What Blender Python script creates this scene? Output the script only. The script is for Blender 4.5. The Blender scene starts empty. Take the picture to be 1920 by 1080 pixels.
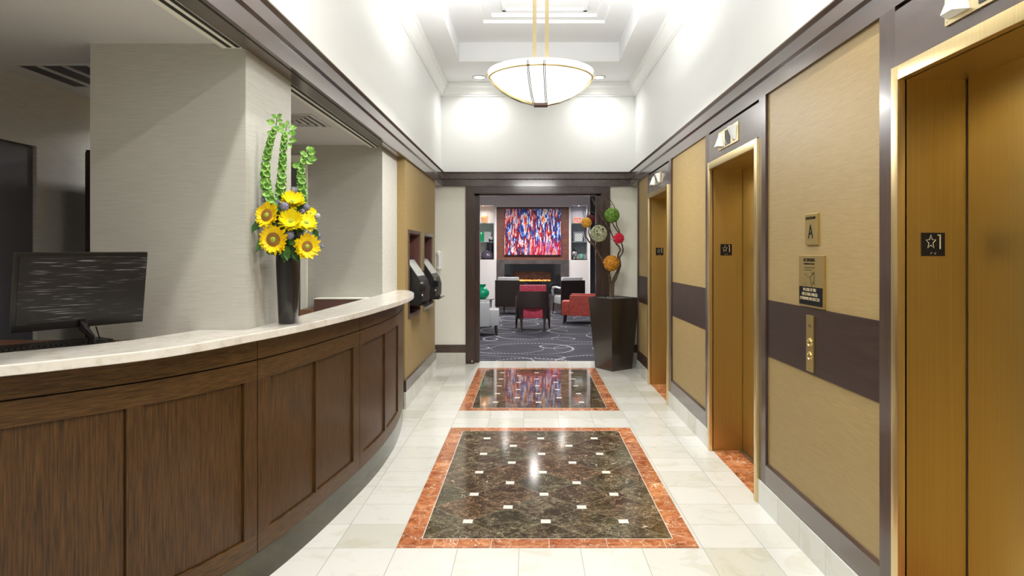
import bpy, bmesh, math, random
from mathutils import Vector, Matrix, noise
random.seed(7)
SC = bpy.context.scene
COL = SC.collection
PI = math.pi

# ---------------------------------------------------------------- camera, world, exposure
cam_d = bpy.data.cameras.new('camera'); cam = bpy.data.objects.new('camera', cam_d); COL.objects.link(cam)
cam.location = (0, 0, 1.5); cam.rotation_euler = (PI/2, 0, 0)
cam_d.sensor_width = 36; cam_d.lens = 24.0
cam_d.shift_x = -33/1920; cam_d.shift_y = -62/1920
cam_d.clip_start = 0.05; cam_d.clip_end = 100
SC.camera = cam
SC.view_settings.view_transform = 'Standard'; SC.view_settings.look = 'None'
SC.view_settings.exposure = 0.62; SC.view_settings.gamma = 1; SC.view_settings.use_curve_mapping = False
w = bpy.data.worlds.new('world'); SC.world = w; w.use_nodes = True
w.node_tree.nodes['Background'].inputs[0].default_value = (1.0, 0.97, 0.93, 1)
w.node_tree.nodes['Background'].inputs[1].default_value = 0.14

def area(name, loc, size, power, color=(1, .96, .9), rot=(0, 0, 0), size_y=None, spread=None):
    d = bpy.data.lights.new(name, 'AREA'); d.energy = power; d.color = color
    d.shape = 'RECTANGLE' if size_y else 'DISK'; d.size = size
    if size_y: d.size_y = size_y
    if spread: d.spread = spread
    o = bpy.data.objects.new(name, d); COL.objects.link(o); o.location = loc; o.rotation_euler = rot
    return o
P_BOWL = 50; P_DOWN = 4; P_NEAR = 26; P_LOUNGE = 48; P_REC = 4; P_UP = 26; P_UP2 = 18; P_FRONT = 8
# ---------------------------------------------------------------- materials
def _mat(name):
    m = bpy.data.materials.new(name); m.use_nodes = True
    nt = m.node_tree; b = nt.nodes['Principled BSDF']
    return m, nt, b
def N(nt, t, **kw):
    n = nt.nodes.new(t)
    for k, v in kw.items():
        if k.startswith('i_'):
            key = k[2:]; key = int(key) if key.isdigit() else key
            n.inputs[key].default_value = v
        else: setattr(n, k, v)
    return n
def mat(name, col, rough=.5, metal=0, spec=None, emit=None, estr=0, trans=0, coat=0, ior=None):
    m, nt, b = _mat(name)
    b.inputs['Base Color'].default_value = (*col, 1); b.inputs['Roughness'].default_value = rough
    b.inputs['Metallic'].default_value = metal
    if spec is not None: b.inputs['Specular IOR Level'].default_value = spec
    if emit: b.inputs['Emission Color'].default_value = (*emit, 1); b.inputs['Emission Strength'].default_value = estr
    if trans: b.inputs['Transmission Weight'].default_value = trans
    if coat: b.inputs['Coat Weight'].default_value = coat; b.inputs['Coat Roughness'].default_value = .1
    if ior: b.inputs['IOR'].default_value = ior
    return m
def coords(nt, scale=(1, 1, 1), loc=(0, 0, 0), kind='Object'):
    if kind == 'World':
        t = N(nt, 'ShaderNodeNewGeometry'); src = t.outputs['Position']
    else:
        t = N(nt, 'ShaderNodeTexCoord'); src = t.outputs[kind]
    mp = N(nt, 'ShaderNodeMapping'); mp.inputs['Scale'].default_value = scale; mp.inputs['Location'].default_value = loc
    nt.links.new(src, mp.inputs[0]); return mp.outputs[0]
def ramp(nt, fac, stops, interp='LINEAR'):
    r = N(nt, 'ShaderNodeValToRGB'); cr = r.color_ramp; cr.interpolation = interp
    while len(cr.elements) < len(stops): cr.elements.new(.5)
    for e, (p, c) in zip(cr.elements, stops): e.position = p; e.color = (*c, 1)
    nt.links.new(fac, r.inputs[0]); return r.outputs[0]
def mixc(nt, fac, a, b, mode='MIX'):
    n = N(nt, 'ShaderNodeMix', data_type='RGBA', blend_type=mode)
    for sock, v in ((n.inputs[0], fac), (n.inputs[6], a), (n.inputs[7], b)):
        if isinstance(v, (int, float)): sock.default_value = v
        elif isinstance(v, tuple): sock.default_value = (*v, 1)
        else: nt.links.new(v, sock)
    return n.outputs[2]
def math_(nt, op, a, b=None, c=None, clamp=False):
    n = N(nt, 'ShaderNodeMath', operation=op, use_clamp=clamp)
    for i, v in enumerate((a, b, c)):
        if v is None: continue
        if isinstance(v, (int, float)): n.inputs[i].default_value = v
        else: nt.links.new(v, n.inputs[i])
    return n.outputs[0]
def nz(nt, vec, scale, detail=4, rough=.6, dist=0):
    n = N(nt, 'ShaderNodeTexNoise'); n.inputs['Scale'].default_value = scale; n.inputs['Detail'].default_value = detail
    n.inputs['Roughness'].default_value = rough; n.inputs['Distortion'].default_value = dist
    nt.links.new(vec, n.inputs['Vector']); return n.outputs['Fac']
def bump(nt, b, h, strength=.2, dist=.002):
    n = N(nt, 'ShaderNodeBump'); n.inputs['Strength'].default_value = strength; n.inputs['Distance'].default_value = dist
    nt.links.new(h, n.inputs['Height']); nt.links.new(n.outputs[0], b.inputs['Normal'])

def streaked(name, c1, c2, scale, rough=.6, metal=0, lo=.35, hi=.65, bst=.15, detail=3, coat=0, kind='World', spec=None, rvar=0):
    """two tones mixed along stretched fibres"""
    m, nt, b = _mat(name)
    v = coords(nt, scale, kind=kind)
    f = nz(nt, v, 1.0, detail, .65)
    c = ramp(nt, f, [(lo, c1), (hi, c2)])
    nt.links.new(c, b.inputs['Base Color'])
    b.inputs['Roughness'].default_value = rough; b.inputs['Metallic'].default_value = metal
    if spec is not None: b.inputs['Specular IOR Level'].default_value = spec
    if coat: b.inputs['Coat Weight'].default_value = coat; b.inputs['Coat Roughness'].default_value = .12
    if bst: bump(nt, b, f, bst, .001)
    return m
M = {}
M['white_paint'] = mat('white_paint', (.87, .89, .88), .45)
M['ceiling_paint'] = mat('ceiling_paint', (.86, .88, .90), .6)
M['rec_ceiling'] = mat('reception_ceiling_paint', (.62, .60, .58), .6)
M['cream_paint'] = mat('cream_paint', (.80, .785, .69), .5)
M['gold_cloth'] = streaked('gold_grasscloth', (.265, .182, .068), (.35, .25, .105), (9, 9, 330), .50, spec=.45, bst=.3, lo=.3, hi=.7)
M['greige'] = streaked('greige_wallcloth', (.42, .41, .36), (.53, .515, .46), (8, 8, 300), .55, spec=.4, bst=.25, lo=.3, hi=.7)
M['greige2'] = streaked('pale_wallcloth', (.52, .50, .46), (.62, .60, .55), (8, 8, 260), .55, spec=.4, bst=.15)
M['dark_wood'] = streaked('dark_wood', (.042, .022, .017), (.062, .036, .028), (30, 30, 4), .28, coat=.35, bst=.05)
M['dark_wood_h'] = streaked('dark_wood_long', (.046, .024, .018), (.066, .038, .029), (20, 3, 40), .24, coat=.65, bst=.05)
for _k in ('Coat IOR',): M['dark_wood_h'].node_tree.nodes['Principled BSDF'].inputs[_k].default_value = 1.6
M['band_wood'] = streaked('dark_band_wood', (.026, .013, .010), (.040, .021, .016), (20, 3, 40), .38, spec=.35, bst=.05)
M['groove'] = mat('groove_black', (.008, .006, .005), .6)
M['oak_v'] = streaked('oak_upright_grain', (.019, .0078, .0018), (.108, .049, .0125), (190, 190, 7), .42, spec=.3, coat=.06, lo=.3, hi=.72, bst=.12, detail=5)
M['oak_h'] = streaked('oak_lengthwise_grain', (.028, .0125, .0030), (.118, .056, .0155), (14, 12, 170), .42, spec=.3, coat=.06, lo=.3, hi=.72, bst=.12, detail=5)
M['kick'] = streaked('olive_bronze_kick', (.045, .042, .028), (.085, .080, .055), (3, 3, 6), .18, metal=.6, bst=0)
M['black'] = mat('black_plastic', (.006, .006, .007), .3)
M['black_gloss'] = mat('gloss_black', (.010, .010, .012), .08)
M['satin_black'] = mat('satin_black', (.010, .010, .011), .35)
M['steel'] = streaked('brushed_steel', (.42, .40, .37), (.55, .53, .49), (4, 4, 200), .3, metal=1, bst=0)
M['bronze'] = streaked('dark_bronze', (.16, .11, .095), (.22, .16, .14), (4, 4, 200), .35, metal=.7, bst=0)
M['brass'] = streaked('brushed_brass', (.53, .375, .13), (.60, .43, .165), (160, 160, 1.2), .36, metal=1, lo=.3, hi=.7, bst=.03)
M['brass_pol'] = mat('polished_brass', (.82, .66, .36), .2, 1)
M['brass_plate'] = mat('satin_brass_plate', (.66, .50, .20), .33, 1)
M['brass_pale'] = mat('pale_champagne_brass', (.70, .58, .34), .3, 1)
M['frame_brass'] = streaked('frame_brass', (.70, .54, .26), (.76, .60, .31), (150, 150, 1.0), .3, metal=1, bst=0)
M['white_gloss'] = mat('white_plastic', (.85, .86, .85), .25)
M['ink'] = mat('black_lettering', (.008, .008, .008), .8, spec=.1)
M['gold_ink'] = mat('gold_lettering', (.78, .66, .42), .4, .5)
M['lamp'] = mat('lit_lens', (1, 1, 1), .4, emit=(1, .97, .92), estr=14)
M['bowl'] = mat('lit_opal_glass', (.95, .94, .9), .25, emit=(1, .99, .965), estr=.82)
M['glass'] = mat('clear_glass', (.85, .95, .95), .02, trans=.95, ior=1.3)
M['glass_edge'] = mat('aqua_glass', (.45, .72, .72), .05, trans=.5, ior=1.3)

def m_marble_tile():
    m, nt, b = _mat('white_marble_tiles')
    g = N(nt, 'ShaderNodeNewGeometry'); s = N(nt, 'ShaderNodeSeparateXYZ'); nt.links.new(g.outputs['Position'], s.inputs[0])
    X, Y = .314, .3085
    u = math_(nt, 'DIVIDE', math_(nt, 'ADD', s.outputs[0], .682 + 40*X), X)
    v = math_(nt, 'DIVIDE', math_(nt, 'ADD', s.outputs[1], -3.493 + 40*Y), Y)
    fu = math_(nt, 'FRACT', u); fv = math_(nt, 'FRACT', v)
    def edge(f): return math_(nt, 'MINIMUM', f, math_(nt, 'SUBTRACT', 1, f))
    e = math_(nt, 'MINIMUM', edge(fu), edge(fv))
    grout = math_(nt, 'LESS_THAN', e, .006)
    cmb = N(nt, 'ShaderNodeCombineXYZ'); nt.links.new(math_(nt, 'FLOOR', u), cmb.inputs[0]); nt.links.new(math_(nt, 'FLOOR', v), cmb.inputs[1])
    wn = N(nt, 'ShaderNodeTexWhiteNoise'); nt.links.new(cmb.outputs[0], wn.inputs['Vector'])
    tone = ramp(nt, wn.outputs['Value'], [(0, (.56, .555, .48)), (.2, (.62, .615, .56)), (.6, (.65, .65, .605)), (1, (.69, .69, .655))])
    off = N(nt, 'ShaderNodeVectorMath', operation='SCALE'); nt.links.new(wn.outputs['Color'], off.inputs[0]); off.inputs['Scale'].default_value = 9
    ad = N(nt, 'ShaderNodeVectorMath', operation='ADD'); nt.links.new(off.outputs[0], ad.inputs[0]); nt.links.new(g.outputs['Position'], ad.inputs[1])
    n1 = nz(nt, ad.outputs[0], 5, 6, .6, .8)
    vein = ramp(nt, n1, [(.36, (.93, .91, .86)), (.46, (1, 1, 1)), (.60, (1, 1, 1)), (.70, (.95, .94, .90))])
    c = mixc(nt, 1.0, tone, vein, 'MULTIPLY')
    c = mixc(nt, grout, c, (.40, .39, .34))
    nt.links.new(c, b.inputs['Base Color'])
    b.inputs['Roughness'].default_value = .13; b.inputs['Specular IOR Level'].default_value = .5
    return m
def m_dark_marble(cx, cy, rough):
    m, nt, b = _mat('brown_emperador_marble')
    g = N(nt, 'ShaderNodeNewGeometry'); s = N(nt, 'ShaderNodeSeparateXYZ'); nt.links.new(g.outputs['Position'], s.inputs[0])
    u = math_(nt, 'DIVIDE', math_(nt, 'SUBTRACT', s.outputs[0], cx), .4375)
    v = math_(nt, 'DIVIDE', math_(nt, 'SUBTRACT', s.outputs[1], cy), .4345)
    p = math_(nt, 'ADD', math_(nt, 'ADD', u, v), 40.0); q = math_(nt, 'ADD', math_(nt, 'SUBTRACT', u, v), 40.0)
    fp = math_(nt, 'FRACT', p); fq = math_(nt, 'FRACT', q)
    def edge(f): return math_(nt, 'MINIMUM', f, math_(nt, 'SUBTRACT', 1, f))
    line = math_(nt, 'LESS_THAN', math_(nt, 'MINIMUM', edge(fp), edge(fq)), .005)
    cmb = N(nt, 'ShaderNodeCombineXYZ'); nt.links.new(math_(nt, 'FLOOR', p), cmb.inputs[0]); nt.links.new(math_(nt, 'FLOOR', q), cmb.inputs[1])
    wn = N(nt, 'ShaderNodeTexWhiteNoise'); nt.links.new(cmb.outputs[0], wn.inputs['Vector'])
    off = N(nt, 'ShaderNodeVectorMath', operation='SCALE'); nt.links.new(wn.outputs['Color'], off.inputs[0]); off.inputs['Scale'].default_value = 7
    ad = N(nt, 'ShaderNodeVectorMath', operation='ADD'); nt.links.new(off.outputs[0], ad.inputs[0]); nt.links.new(g.outputs['Position'], ad.inputs[1])
    n1 = math_(nt, 'ADD', math_(nt, 'MULTIPLY', nz(nt, ad.outputs[0], 44, 8, .75, .6), .62), math_(nt, 'MULTIPLY', nz(nt, ad.outputs[0], 5, 5, .6, 1.4), .38))
    c = ramp(nt, n1, [(.36, (.010, .006, .004)), (.45, (.042, .028, .016)), (.51, (.095, .070, .044)), (.57, (.18, .145, .10)), (.66, (.36, .31, .24))])
    vor = N(nt, 'ShaderNodeTexVoronoi', feature='DISTANCE_TO_EDGE'); vor.inputs['Scale'].default_value = 7
    dn = N(nt, 'ShaderNodeTexNoise'); dn.inputs['Scale'].default_value = 5; nt.links.new(ad.outputs[0], dn.inputs['Vector'])
    mx = N(nt, 'ShaderNodeVectorMath', operation='MULTIPLY_ADD'); nt.links.new(dn.outputs['Color'], mx.inputs[0]); mx.inputs[1].default_value = (.5, .5, .5); nt.links.new(ad.outputs[0], mx.inputs[2])
    nt.links.new(mx.outputs[0], vor.inputs['Vector'])
    vn = math_(nt, 'MULTIPLY', math_(nt, 'LESS_THAN', vor.outputs['Distance'], .006), math_(nt, 'GREATER_THAN', nz(nt, ad.outputs[0], 6, 3), .50))
    c = mixc(nt, vn, c, (.55, .47, .38))
    tint = ramp(nt, wn.outputs['Value'], [(0, (.85, .95, .8)), (.5, (1, 1, .95)), (1, (1.15, .92, .75))])
    c = mixc(nt, 1.0, c, tint, 'MULTIPLY')
    c = mixc(nt, line, c, (.26, .21, .14))
    nt.links.new(c, b.inputs['Base Color'])
    b.inputs['Roughness'].default_value = rough; b.inputs['Specular IOR Level'].default_value = .75
    return m
def m_red_marble():
    m, nt, b = _mat('rosso_marble')
    g = N(nt, 'ShaderNodeNewGeometry'); s = N(nt, 'ShaderNodeSeparateXYZ'); nt.links.new(g.outputs['Position'], s.inputs[0])
    fy = math_(nt, 'MULTIPLY', math_(nt, 'ADD', s.outputs[1], 5.0), 1/.2433)
    fx = math_(nt, 'MULTIPLY', math_(nt, 'ADD', s.outputs[0], 5.0), 1/.3)
    cmb = N(nt, 'ShaderNodeCombineXYZ'); nt.links.new(math_(nt, 'FLOOR', fx), cmb.inputs[0]); nt.links.new(math_(nt, 'FLOOR', fy), cmb.inputs[1])
    wn = N(nt, 'ShaderNodeTexWhiteNoise'); nt.links.new(cmb.outputs[0], wn.inputs['Vector'])
    off = N(nt, 'ShaderNodeVectorMath', operation='SCALE'); nt.links.new(wn.outputs['Color'], off.inputs[0]); off.inputs['Scale'].default_value = 5
    ad = N(nt, 'ShaderNodeVectorMath', operation='ADD'); nt.links.new(off.outputs[0], ad.inputs[0]); nt.links.new(g.outputs['Position'], ad.inputs[1])
    n1 = nz(nt, ad.outputs[0], 14, 7, .7, .6)
    c = ramp(nt, n1, [(.32, (.20, .052, .018)), (.47, (.42, .13, .05)), (.6, (.54, .22, .095)), (.75, (.62, .38, .22))])
    v = nz(nt, ad.outputs[0], 5, 3, .5, 2.2)
    vein = math_(nt, 'LESS_THAN', math_(nt, 'ABSOLUTE', math_(nt, 'SUBTRACT', v, .5)), .0055)
    c = mixc(nt, vein, c, (.75, .62, .48))
    t = ramp(nt, wn.outputs['Value'], [(0, (.75, .7, .65)), (.5, (1, 1, 1)), (1, (1.2, 1.35, 1.4))])
    c = mixc(nt, 1.0, c, t, 'MULTIPLY')
    e = math_(nt, 'FRACT', fy); ee = math_(nt, 'FRACT', fx)
    gr = math_(nt, 'LESS_THAN', math_(nt, 'MINIMUM', e, math_(nt, 'ADD', ee, 0)), .012)
    c = mixc(nt, gr, c, (.62, .48, .36))
    nt.links.new(c, b.inputs['Base Color']); b.inputs['Roughness'].default_value = .12
    return m
def m_quartz():
    m, nt, b = _mat('cream_marble_top')
    v = coords(nt, kind='World'); n1 = nz(nt, v, 12, 7, .65, .5)
    c = ramp(nt, n1, [(.3, (.52, .47, .39)), (.45, (.66, .62, .55)), (.7, (.74, .71, .66))])
    nt.links.new(c, b.inputs['Base Color']); b.inputs['Roughness'].default_value = .16
    return m
def m_carpet():
    m, nt, b = _mat('circle_carpet')
    v0 = coords(nt, kind='World')
    base = ramp(nt, nz(nt, coords(nt, (2, 60, 1), kind='World'), 1.5, 3), [(.3, (.010, .010, .016)), (.7, (.027, .027, .038))])
    patch = ramp(nt, nz(nt, v0, 1.3, 3), [(.4, (.7, .7, .9)), (.65, (1.5, 1.45, 1.5))])
    c = mixc(nt, 1.0, base, patch, 'MULTIPLY')
    fine = nz(nt, coords(nt, (38, 90, 1), kind='World'), 1.0, 1)
    dash = math_(nt, 'GREATER_THAN', fine, .47)
    g = N(nt, 'ShaderNodeNewGeometry'); s = N(nt, 'ShaderNodeSeparateXYZ'); nt.links.new(g.outputs['Position'], s.inputs[0])
    for cell, ox, oy, r, wd, j in ((1.3, 10.1, 5.35, .47, .008, .05), (1.75, 11.4, 7.45, .45, .0065, .08), (1.1, 12.2, 9.3, .22, .010, .4)):
        u = math_(nt, 'DIVIDE', math_(nt, 'ADD', s.outputs[0], ox), cell); v = math_(nt, 'DIVIDE', math_(nt, 'ADD', s.outputs[1], oy), cell)
        cmb = N(nt, 'ShaderNodeCombineXYZ'); nt.links.new(math_(nt, 'FLOOR', u), cmb.inputs[0]); nt.links.new(math_(nt, 'FLOOR', v), cmb.inputs[1]); cmb.inputs[2].default_value = ox
        wn = N(nt, 'ShaderNodeTexWhiteNoise'); nt.links.new(cmb.outputs[0], wn.inputs['Vector']); sc = N(nt, 'ShaderNodeSeparateXYZ'); nt.links.new(wn.outputs['Color'], sc.inputs[0])
        du = math_(nt, 'SUBTRACT', math_(nt, 'FRACT', u), math_(nt, 'MULTIPLY_ADD', sc.outputs[0], j, .5-j/2)); dv = math_(nt, 'SUBTRACT', math_(nt, 'FRACT', v), math_(nt, 'MULTIPLY_ADD', sc.outputs[1], j, .5-j/2))
        d = math_(nt, 'SQRT', math_(nt, 'ADD', math_(nt, 'MULTIPLY', du, du), math_(nt, 'MULTIPLY', dv, dv)))
        rr = math_(nt, 'MULTIPLY', math_(nt, 'MULTIPLY_ADD', sc.outputs[2], .35, .65), r)
        ang = math_(nt, 'ARCTAN2', dv, du); dsh = math_(nt, 'LESS_THAN', math_(nt, 'FRACT', math_(nt, 'MULTIPLY', ang, 11)), .62)
        wd2 = math_(nt, 'MULTIPLY_ADD', math_(nt, 'COSINE', math_(nt, 'ADD', ang, math_(nt, 'MULTIPLY', wn.outputs['Value'], 6))), wd*.8, wd)
        ring = math_(nt, 'MULTIPLY', math_(nt, 'LESS_THAN', math_(nt, 'ABSOLUTE', math_(nt, 'SUBTRACT', d, rr)), wd2), dsh)
        c = mixc(nt, ring, c, (.33, .33, .37))
    nt.links.new(c, b.inputs['Base Color']); b.inputs['Roughness'].default_value = .9
    return m
def m_painting():
    m, nt, b = _mat('streaky_abstract_paint')
    v = coords(nt, (8, 1, 1.5), kind='World')
    f = nz(nt, v, 1.0, 4, .66, .35)
    w_ = (.88, .86, .88); k = (.02, .012, .02); r = (.62, .018, .03); db = (.012, .03, .28); bl = (.02, .19, .75); o = (.80, .35, .04); br = (.20, .02, .015)
    c = ramp(nt, f, [(.20, w_), (.30, bl), (.36, db), (.40, w_), (.44, r), (.475, br), (.50, k), (.53, db), (.555, bl), (.585, w_), (.61, o), (.65, r), (.69, br), (.73, bl), (.78, w_)])
    f2 = nz(nt, coords(nt, (60, 1, 9), kind='World'), 1.0, 2)
    c = mixc(nt, math_(nt, 'GREATER_THAN', f2, .70), c, (.85, .80, .80))
    c = mixc(nt, math_(nt, 'LESS_THAN', f2, .33), c, (.05, .01, .03))
    g = N(nt, 'ShaderNodeNewGeometry'); s = N(nt, 'ShaderNodeSeparateXYZ'); nt.links.new(g.outputs['Position'], s.inputs[0])
    low = math_(nt, 'MULTIPLY', math_(nt, 'GREATER_THAN', s.outputs[0], .02), math_(nt, 'LESS_THAN', math_(nt, 'ADD', s.outputs[2], math_(nt, 'MULTIPLY', f2, .6)), 2.15))
    c = mixc(nt, math_(nt, 'MULTIPLY', low, .45), c, (.6, .01, .04))
    nt.links.new(c, b.inputs['Base Color']); b.inputs['Roughness'].default_value = .25
    return m
M['floor'] = m_marble_tile(); M['dark1'] = m_dark_marble(.0905, 4.71, .11); M['dark2'] = m_dark_marble(.0905, 7.816, .045)
M['red_marble'] = m_red_marble(); M['quartz'] = m_quartz(); M['carpet'] = m_carpet(); M['painting'] = m_painting()

# ---------------------------------------------------------------- object helpers
class MB:
    def __init__(s): s.bm = bmesh.new()
    def box(s, x0, x1, y0, y1, z0, z1, bev=0, rot=None, piv=None):
        x0, x1 = sorted((x0, x1)); y0, y1 = sorted((y0, y1)); z0, z1 = sorted((z0, z1))
        r = bmesh.ops.create_cube(s.bm, size=1)
        vs = r['verts']
        for v in vs: v.co = Vector(((x0+x1)/2+v.co.x*(x1-x0), (y0+y1)/2+v.co.y*(y1-y0), (z0+z1)/2+v.co.z*(z1-z0)))
        if bev:
            es = list({e for v in vs for e in v.link_edges})
            q = bmesh.ops.bevel(s.bm, geom=es, offset=bev, segments=2, profile=.7, affect='EDGES')
            vs = list({v for f in q['faces'] for v in f.verts} | {v for v in vs if v.is_valid})
        if rot is not None:
            bmesh.ops.rotate(s.bm, verts=vs, cent=piv or ((x0+x1)/2, (y0+y1)/2, (z0+z1)/2), matrix=rot)
        return vs
    def prism(s, pts, axis, a, b, mi=0):
        """polygon pts (2D) pushed along axis from a to b; the 2D order is the two other axes"""
        def P(p, t):
            return {'x': (t, p[0], p[1]), 'y': (p[0], t, p[1]), 'z': (p[0], p[1], t)}[axis]
        va = [s.bm.verts.new(P(p, a)) for p in pts]; vb = [s.bm.verts.new(P(p, b)) for p in pts]
        n = len(pts); fs = [s.bm.faces.new(va), s.bm.faces.new(vb[::-1])]
        for i in range(n): fs.append(s.bm.faces.new((va[i], vb[i], vb[(i+1) % n], va[(i+1) % n])))
        for f in fs: f.material_index = mi
        bmesh.ops.recalc_face_normals(s.bm, faces=fs); return va+vb
    def tube(s, pts, r, seg=8, cap=True, closed=False):
        pts = [Vector(p) for p in pts]; n = len(pts)
        rs = r if isinstance(r, (list, tuple)) else [r]*n
        rings = []; up = None
        for i, p in enumerate(pts):
            if closed: t = pts[(i+1) % n]-pts[i-1]
            else: t = pts[min(i+1, n-1)]-pts[max(i-1, 0)]
            t = t.normalized() if t.length > 1e-9 else Vector((0, 0, 1))
            if up is None: up = Vector((0, 0, 1)) if abs(t.z) < .9 else Vector((1, 0, 0))
            a = (up - t*up.dot(t)); a = a.normalized() if a.length > 1e-6 else t.orthogonal().normalized()
            up = a; bb = t.cross(a)
            rings.append([s.bm.verts.new(p+(a*math.cos(2*PI*k/seg)+bb*math.sin(2*PI*k/seg))*rs[i]) for k in range(seg)])
        fs = []
        m = n if closed else n-1
        for i in range(m):
            A, B = rings[i], rings[(i+1) % n]
            for k in range(seg): fs.append(s.bm.faces.new((A[k], A[(k+1) % seg], B[(k+1) % seg], B[k])))
        if cap and not closed: fs.append(s.bm.faces.new(rings[0][::-1])); fs.append(s.bm.faces.new(rings[-1]))
        return fs
    def lathe(s, prof, c=(0, 0, 0), seg=32, sq=None):
        """prof: (r,z); sq: superellipse power for squared sections"""
        rings = []
        for r, z in prof:
            ring = []
            for k in range(seg):
                a = 2*PI*k/seg; x, y = math.cos(a), math.sin(a)
                if sq:
                    q = (abs(x)**sq+abs(y)**sq)**(-1/sq); x *= q; y *= q
                ring.append(s.bm.verts.new((c[0]+x*r, c[1]+y*r, c[2]+z)))
            rings.append(ring)
        for A, B in zip(rings, rings[1:]):
            for k in range(seg): s.bm.faces.new((A[k], A[(k+1) % seg], B[(k+1) % seg], B[k]))
        if prof[0][0] > 1e-4: s.bm.faces.new(rings[0][::-1])
        if prof[-1][0] > 1e-4: s.bm.faces.new(rings[-1])
        bmesh.ops.remove_doubles(s.bm, verts=[v for r in rings for v in r], dist=1e-6)
    def ball(s, c, r, sub=3, sc=(1, 1, 1)):
        q = bmesh.ops.create_icosphere(s.bm, subdivisions=sub, radius=1)
        for v in q['verts']: v.co = Vector((c[0]+v.co.x*r*sc[0], c[1]+v.co.y*r*sc[1], c[2]+v.co.z*r*sc[2]))
        return q['verts']
    def quad(s, *p, mi=0):
        f = s.bm.faces.new([s.bm.verts.new(v) for v in p]); f.material_index = mi; return f
ORIG = {}
def build(name, mb, mats, parent=None, origin=(0, 0, 0), smooth=None, struct=False, recalc=True):
    bm = mb.bm
    if parent is not None: origin = ORIG[parent.name]
    o3 = Vector(origin)
    if recalc: bmesh.ops.recalc_face_normals(bm, faces=bm.faces)
    for v in bm.verts: v.co -= o3
    me = bpy.data.meshes.new(name); bm.to_mesh(me); bm.free()
    for m in (mats if isinstance(mats, (list, tuple)) else [mats]): me.materials.append(m if not isinstance(m, str) else M[m])
    if smooth is not None:
        me.polygons.foreach_set('use_smooth', [True]*len(me.polygons))
        if smooth < 180: me.set_sharp_from_angle(angle=math.radians(smooth))
    o = bpy.data.objects.new(name, me); COL.objects.link(o)
    if parent is not None: o.parent = parent; ORIG[o.name] = tuple(origin)
    else: o.location = o3; ORIG[o.name] = tuple(origin)
    if struct: o['kind'] = 'structure'
    return o
def thing(name, loc, label=None, cat=None, group=None, struct=False):
    o = bpy.data.objects.new(name, None); COL.objects.link(o); o.location = loc; o.empty_display_size = .1
    ORIG[o.name] = tuple(loc)
    if struct: o['kind'] = 'structure'
    else: tag(o, label, cat, group)
    return o
def tag(o, label, cat, group=None):
    o['label'] = label; o['category'] = cat
    if group: o['group'] = group
    return o
def copy_tree(o, parent=None):
    c = o.copy(); COL.objects.link(c)
    if parent is not None: c.parent = parent
    for ch in list(o.children): copy_tree(ch, c)
    return c
def text_mesh(name, txt, size, m, parent, loc, xdir, ydir, width=None, depth=.0006, bold=0):
    """lettering as a mesh whose left-to-right is xdir, bottom-to-top ydir, centred on loc"""
    cu = bpy.data.curves.new(name, 'FONT'); cu.body = txt; cu.size = size; cu.align_x = 'CENTER'; cu.align_y = 'CENTER'
    cu.extrude = depth; cu.offset = bold; cu.resolution_u = 3
    t = bpy.data.objects.new(name, cu); COL.objects.link(t)
    bpy.context.view_layer.update()
    dg = bpy.context.evaluated_depsgraph_get()
    me = bpy.data.meshes.new_from_object(t.evaluated_get(dg)); bpy.data.objects.remove(t); bpy.data.curves.remove(cu)
    xs = [v.co.x for v in me.vertices] or [0, 1]; wd = max(xs)-min(xs); sx = width/wd if width else 1
    xd = Vector(xdir); yd = Vector(ydir); nd = xd.cross(yd); L = Vector(loc); O = Vector(ORIG[parent.name])
    for v in me.vertices: v.co = L + xd*v.co.x*sx + yd*v.co.y + nd*v.co.z - O
    me.materials.clear(); me.materials.append(M[m] if isinstance(m, str) else m)
    o = bpy.data.objects.new(name, me); COL.objects.link(o); o.parent = parent; ORIG[o.name] = ORIG[parent.name]
    return o
def F(px, py, Y):
    """world point at depth Y whose bearing from the photographer's stand was measured in the photo"""
    return ((px-993)/1280*Y, Y, 1.5-(py-478)/1280*Y)
# ================================================================ THE SETTING
XR = 1.457; XL = -1.219; YB = 9.43; ZC = 3.87; ZS = 2.443; YF = -3.0   # right/left upper walls, end wall, ceiling, crown underside, open entrance end
# --- floor
fl = MB()
fl.quad((-3.2, YF, 0), (2.2, YF, 0), (2.2, 9.66, 0), (-3.2, 9.66, 0), mi=0)
def inlay(y0, y1, dm):
    x0, x1, b = -.682, .870, .116
    z = .0006
    for (a0, a1, c0, c1) in ((x0, x1, y0, y0+b), (x0, x1, y1-b, y1), (x0, x0+b, y0+b, y1-b), (x1-b, x1, y0+b, y1-b)):
        fl.quad((a0, c0, z), (a1, c0, z), (a1, c1, z), (a0, c1, z), mi=1)
    z2 = .0011
    fl.quad((x0+b-.004, y0+b-.004, z2-.0002), (x1-b+.004, y0+b-.004, z2-.0002), (x1-b+.004, y1-b+.004, z2-.0002), (x0+b-.004, y1-b+.004, z2-.0002), mi=4)
    fl.quad((x0+b, y0+b, z2), (x1-b, y0+b, z2), (x1-b, y1-b, z2), (x0+b, y1-b, z2), mi=dm)
    cy = (y0+y1)/2; h = .0275
    for j in range(-2, 3):
        for i in range(-1, 2):
            X, Y = .0905+.4375*i, cy+.4345*j
            fl.quad((X-h, Y-h, .0016), (X+h, Y-h, .0016), (X+h, Y+h, .0016), (X-h, Y+h, .0016), mi=4)
    for j in range(-2, 2):
        for i in range(-1, 1):
            X, Y = .0905+.4375*(i+.5), cy+.4345*(j+.5)
            fl.quad((X-h, Y-h, .0016), (X+h, Y-h, .0016), (X+h, Y+h, .0016), (X-h, Y+h, .0016), mi=4)
inlay(3.493, 5.926, 2); inlay(6.575, 9.057, 3)
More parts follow.
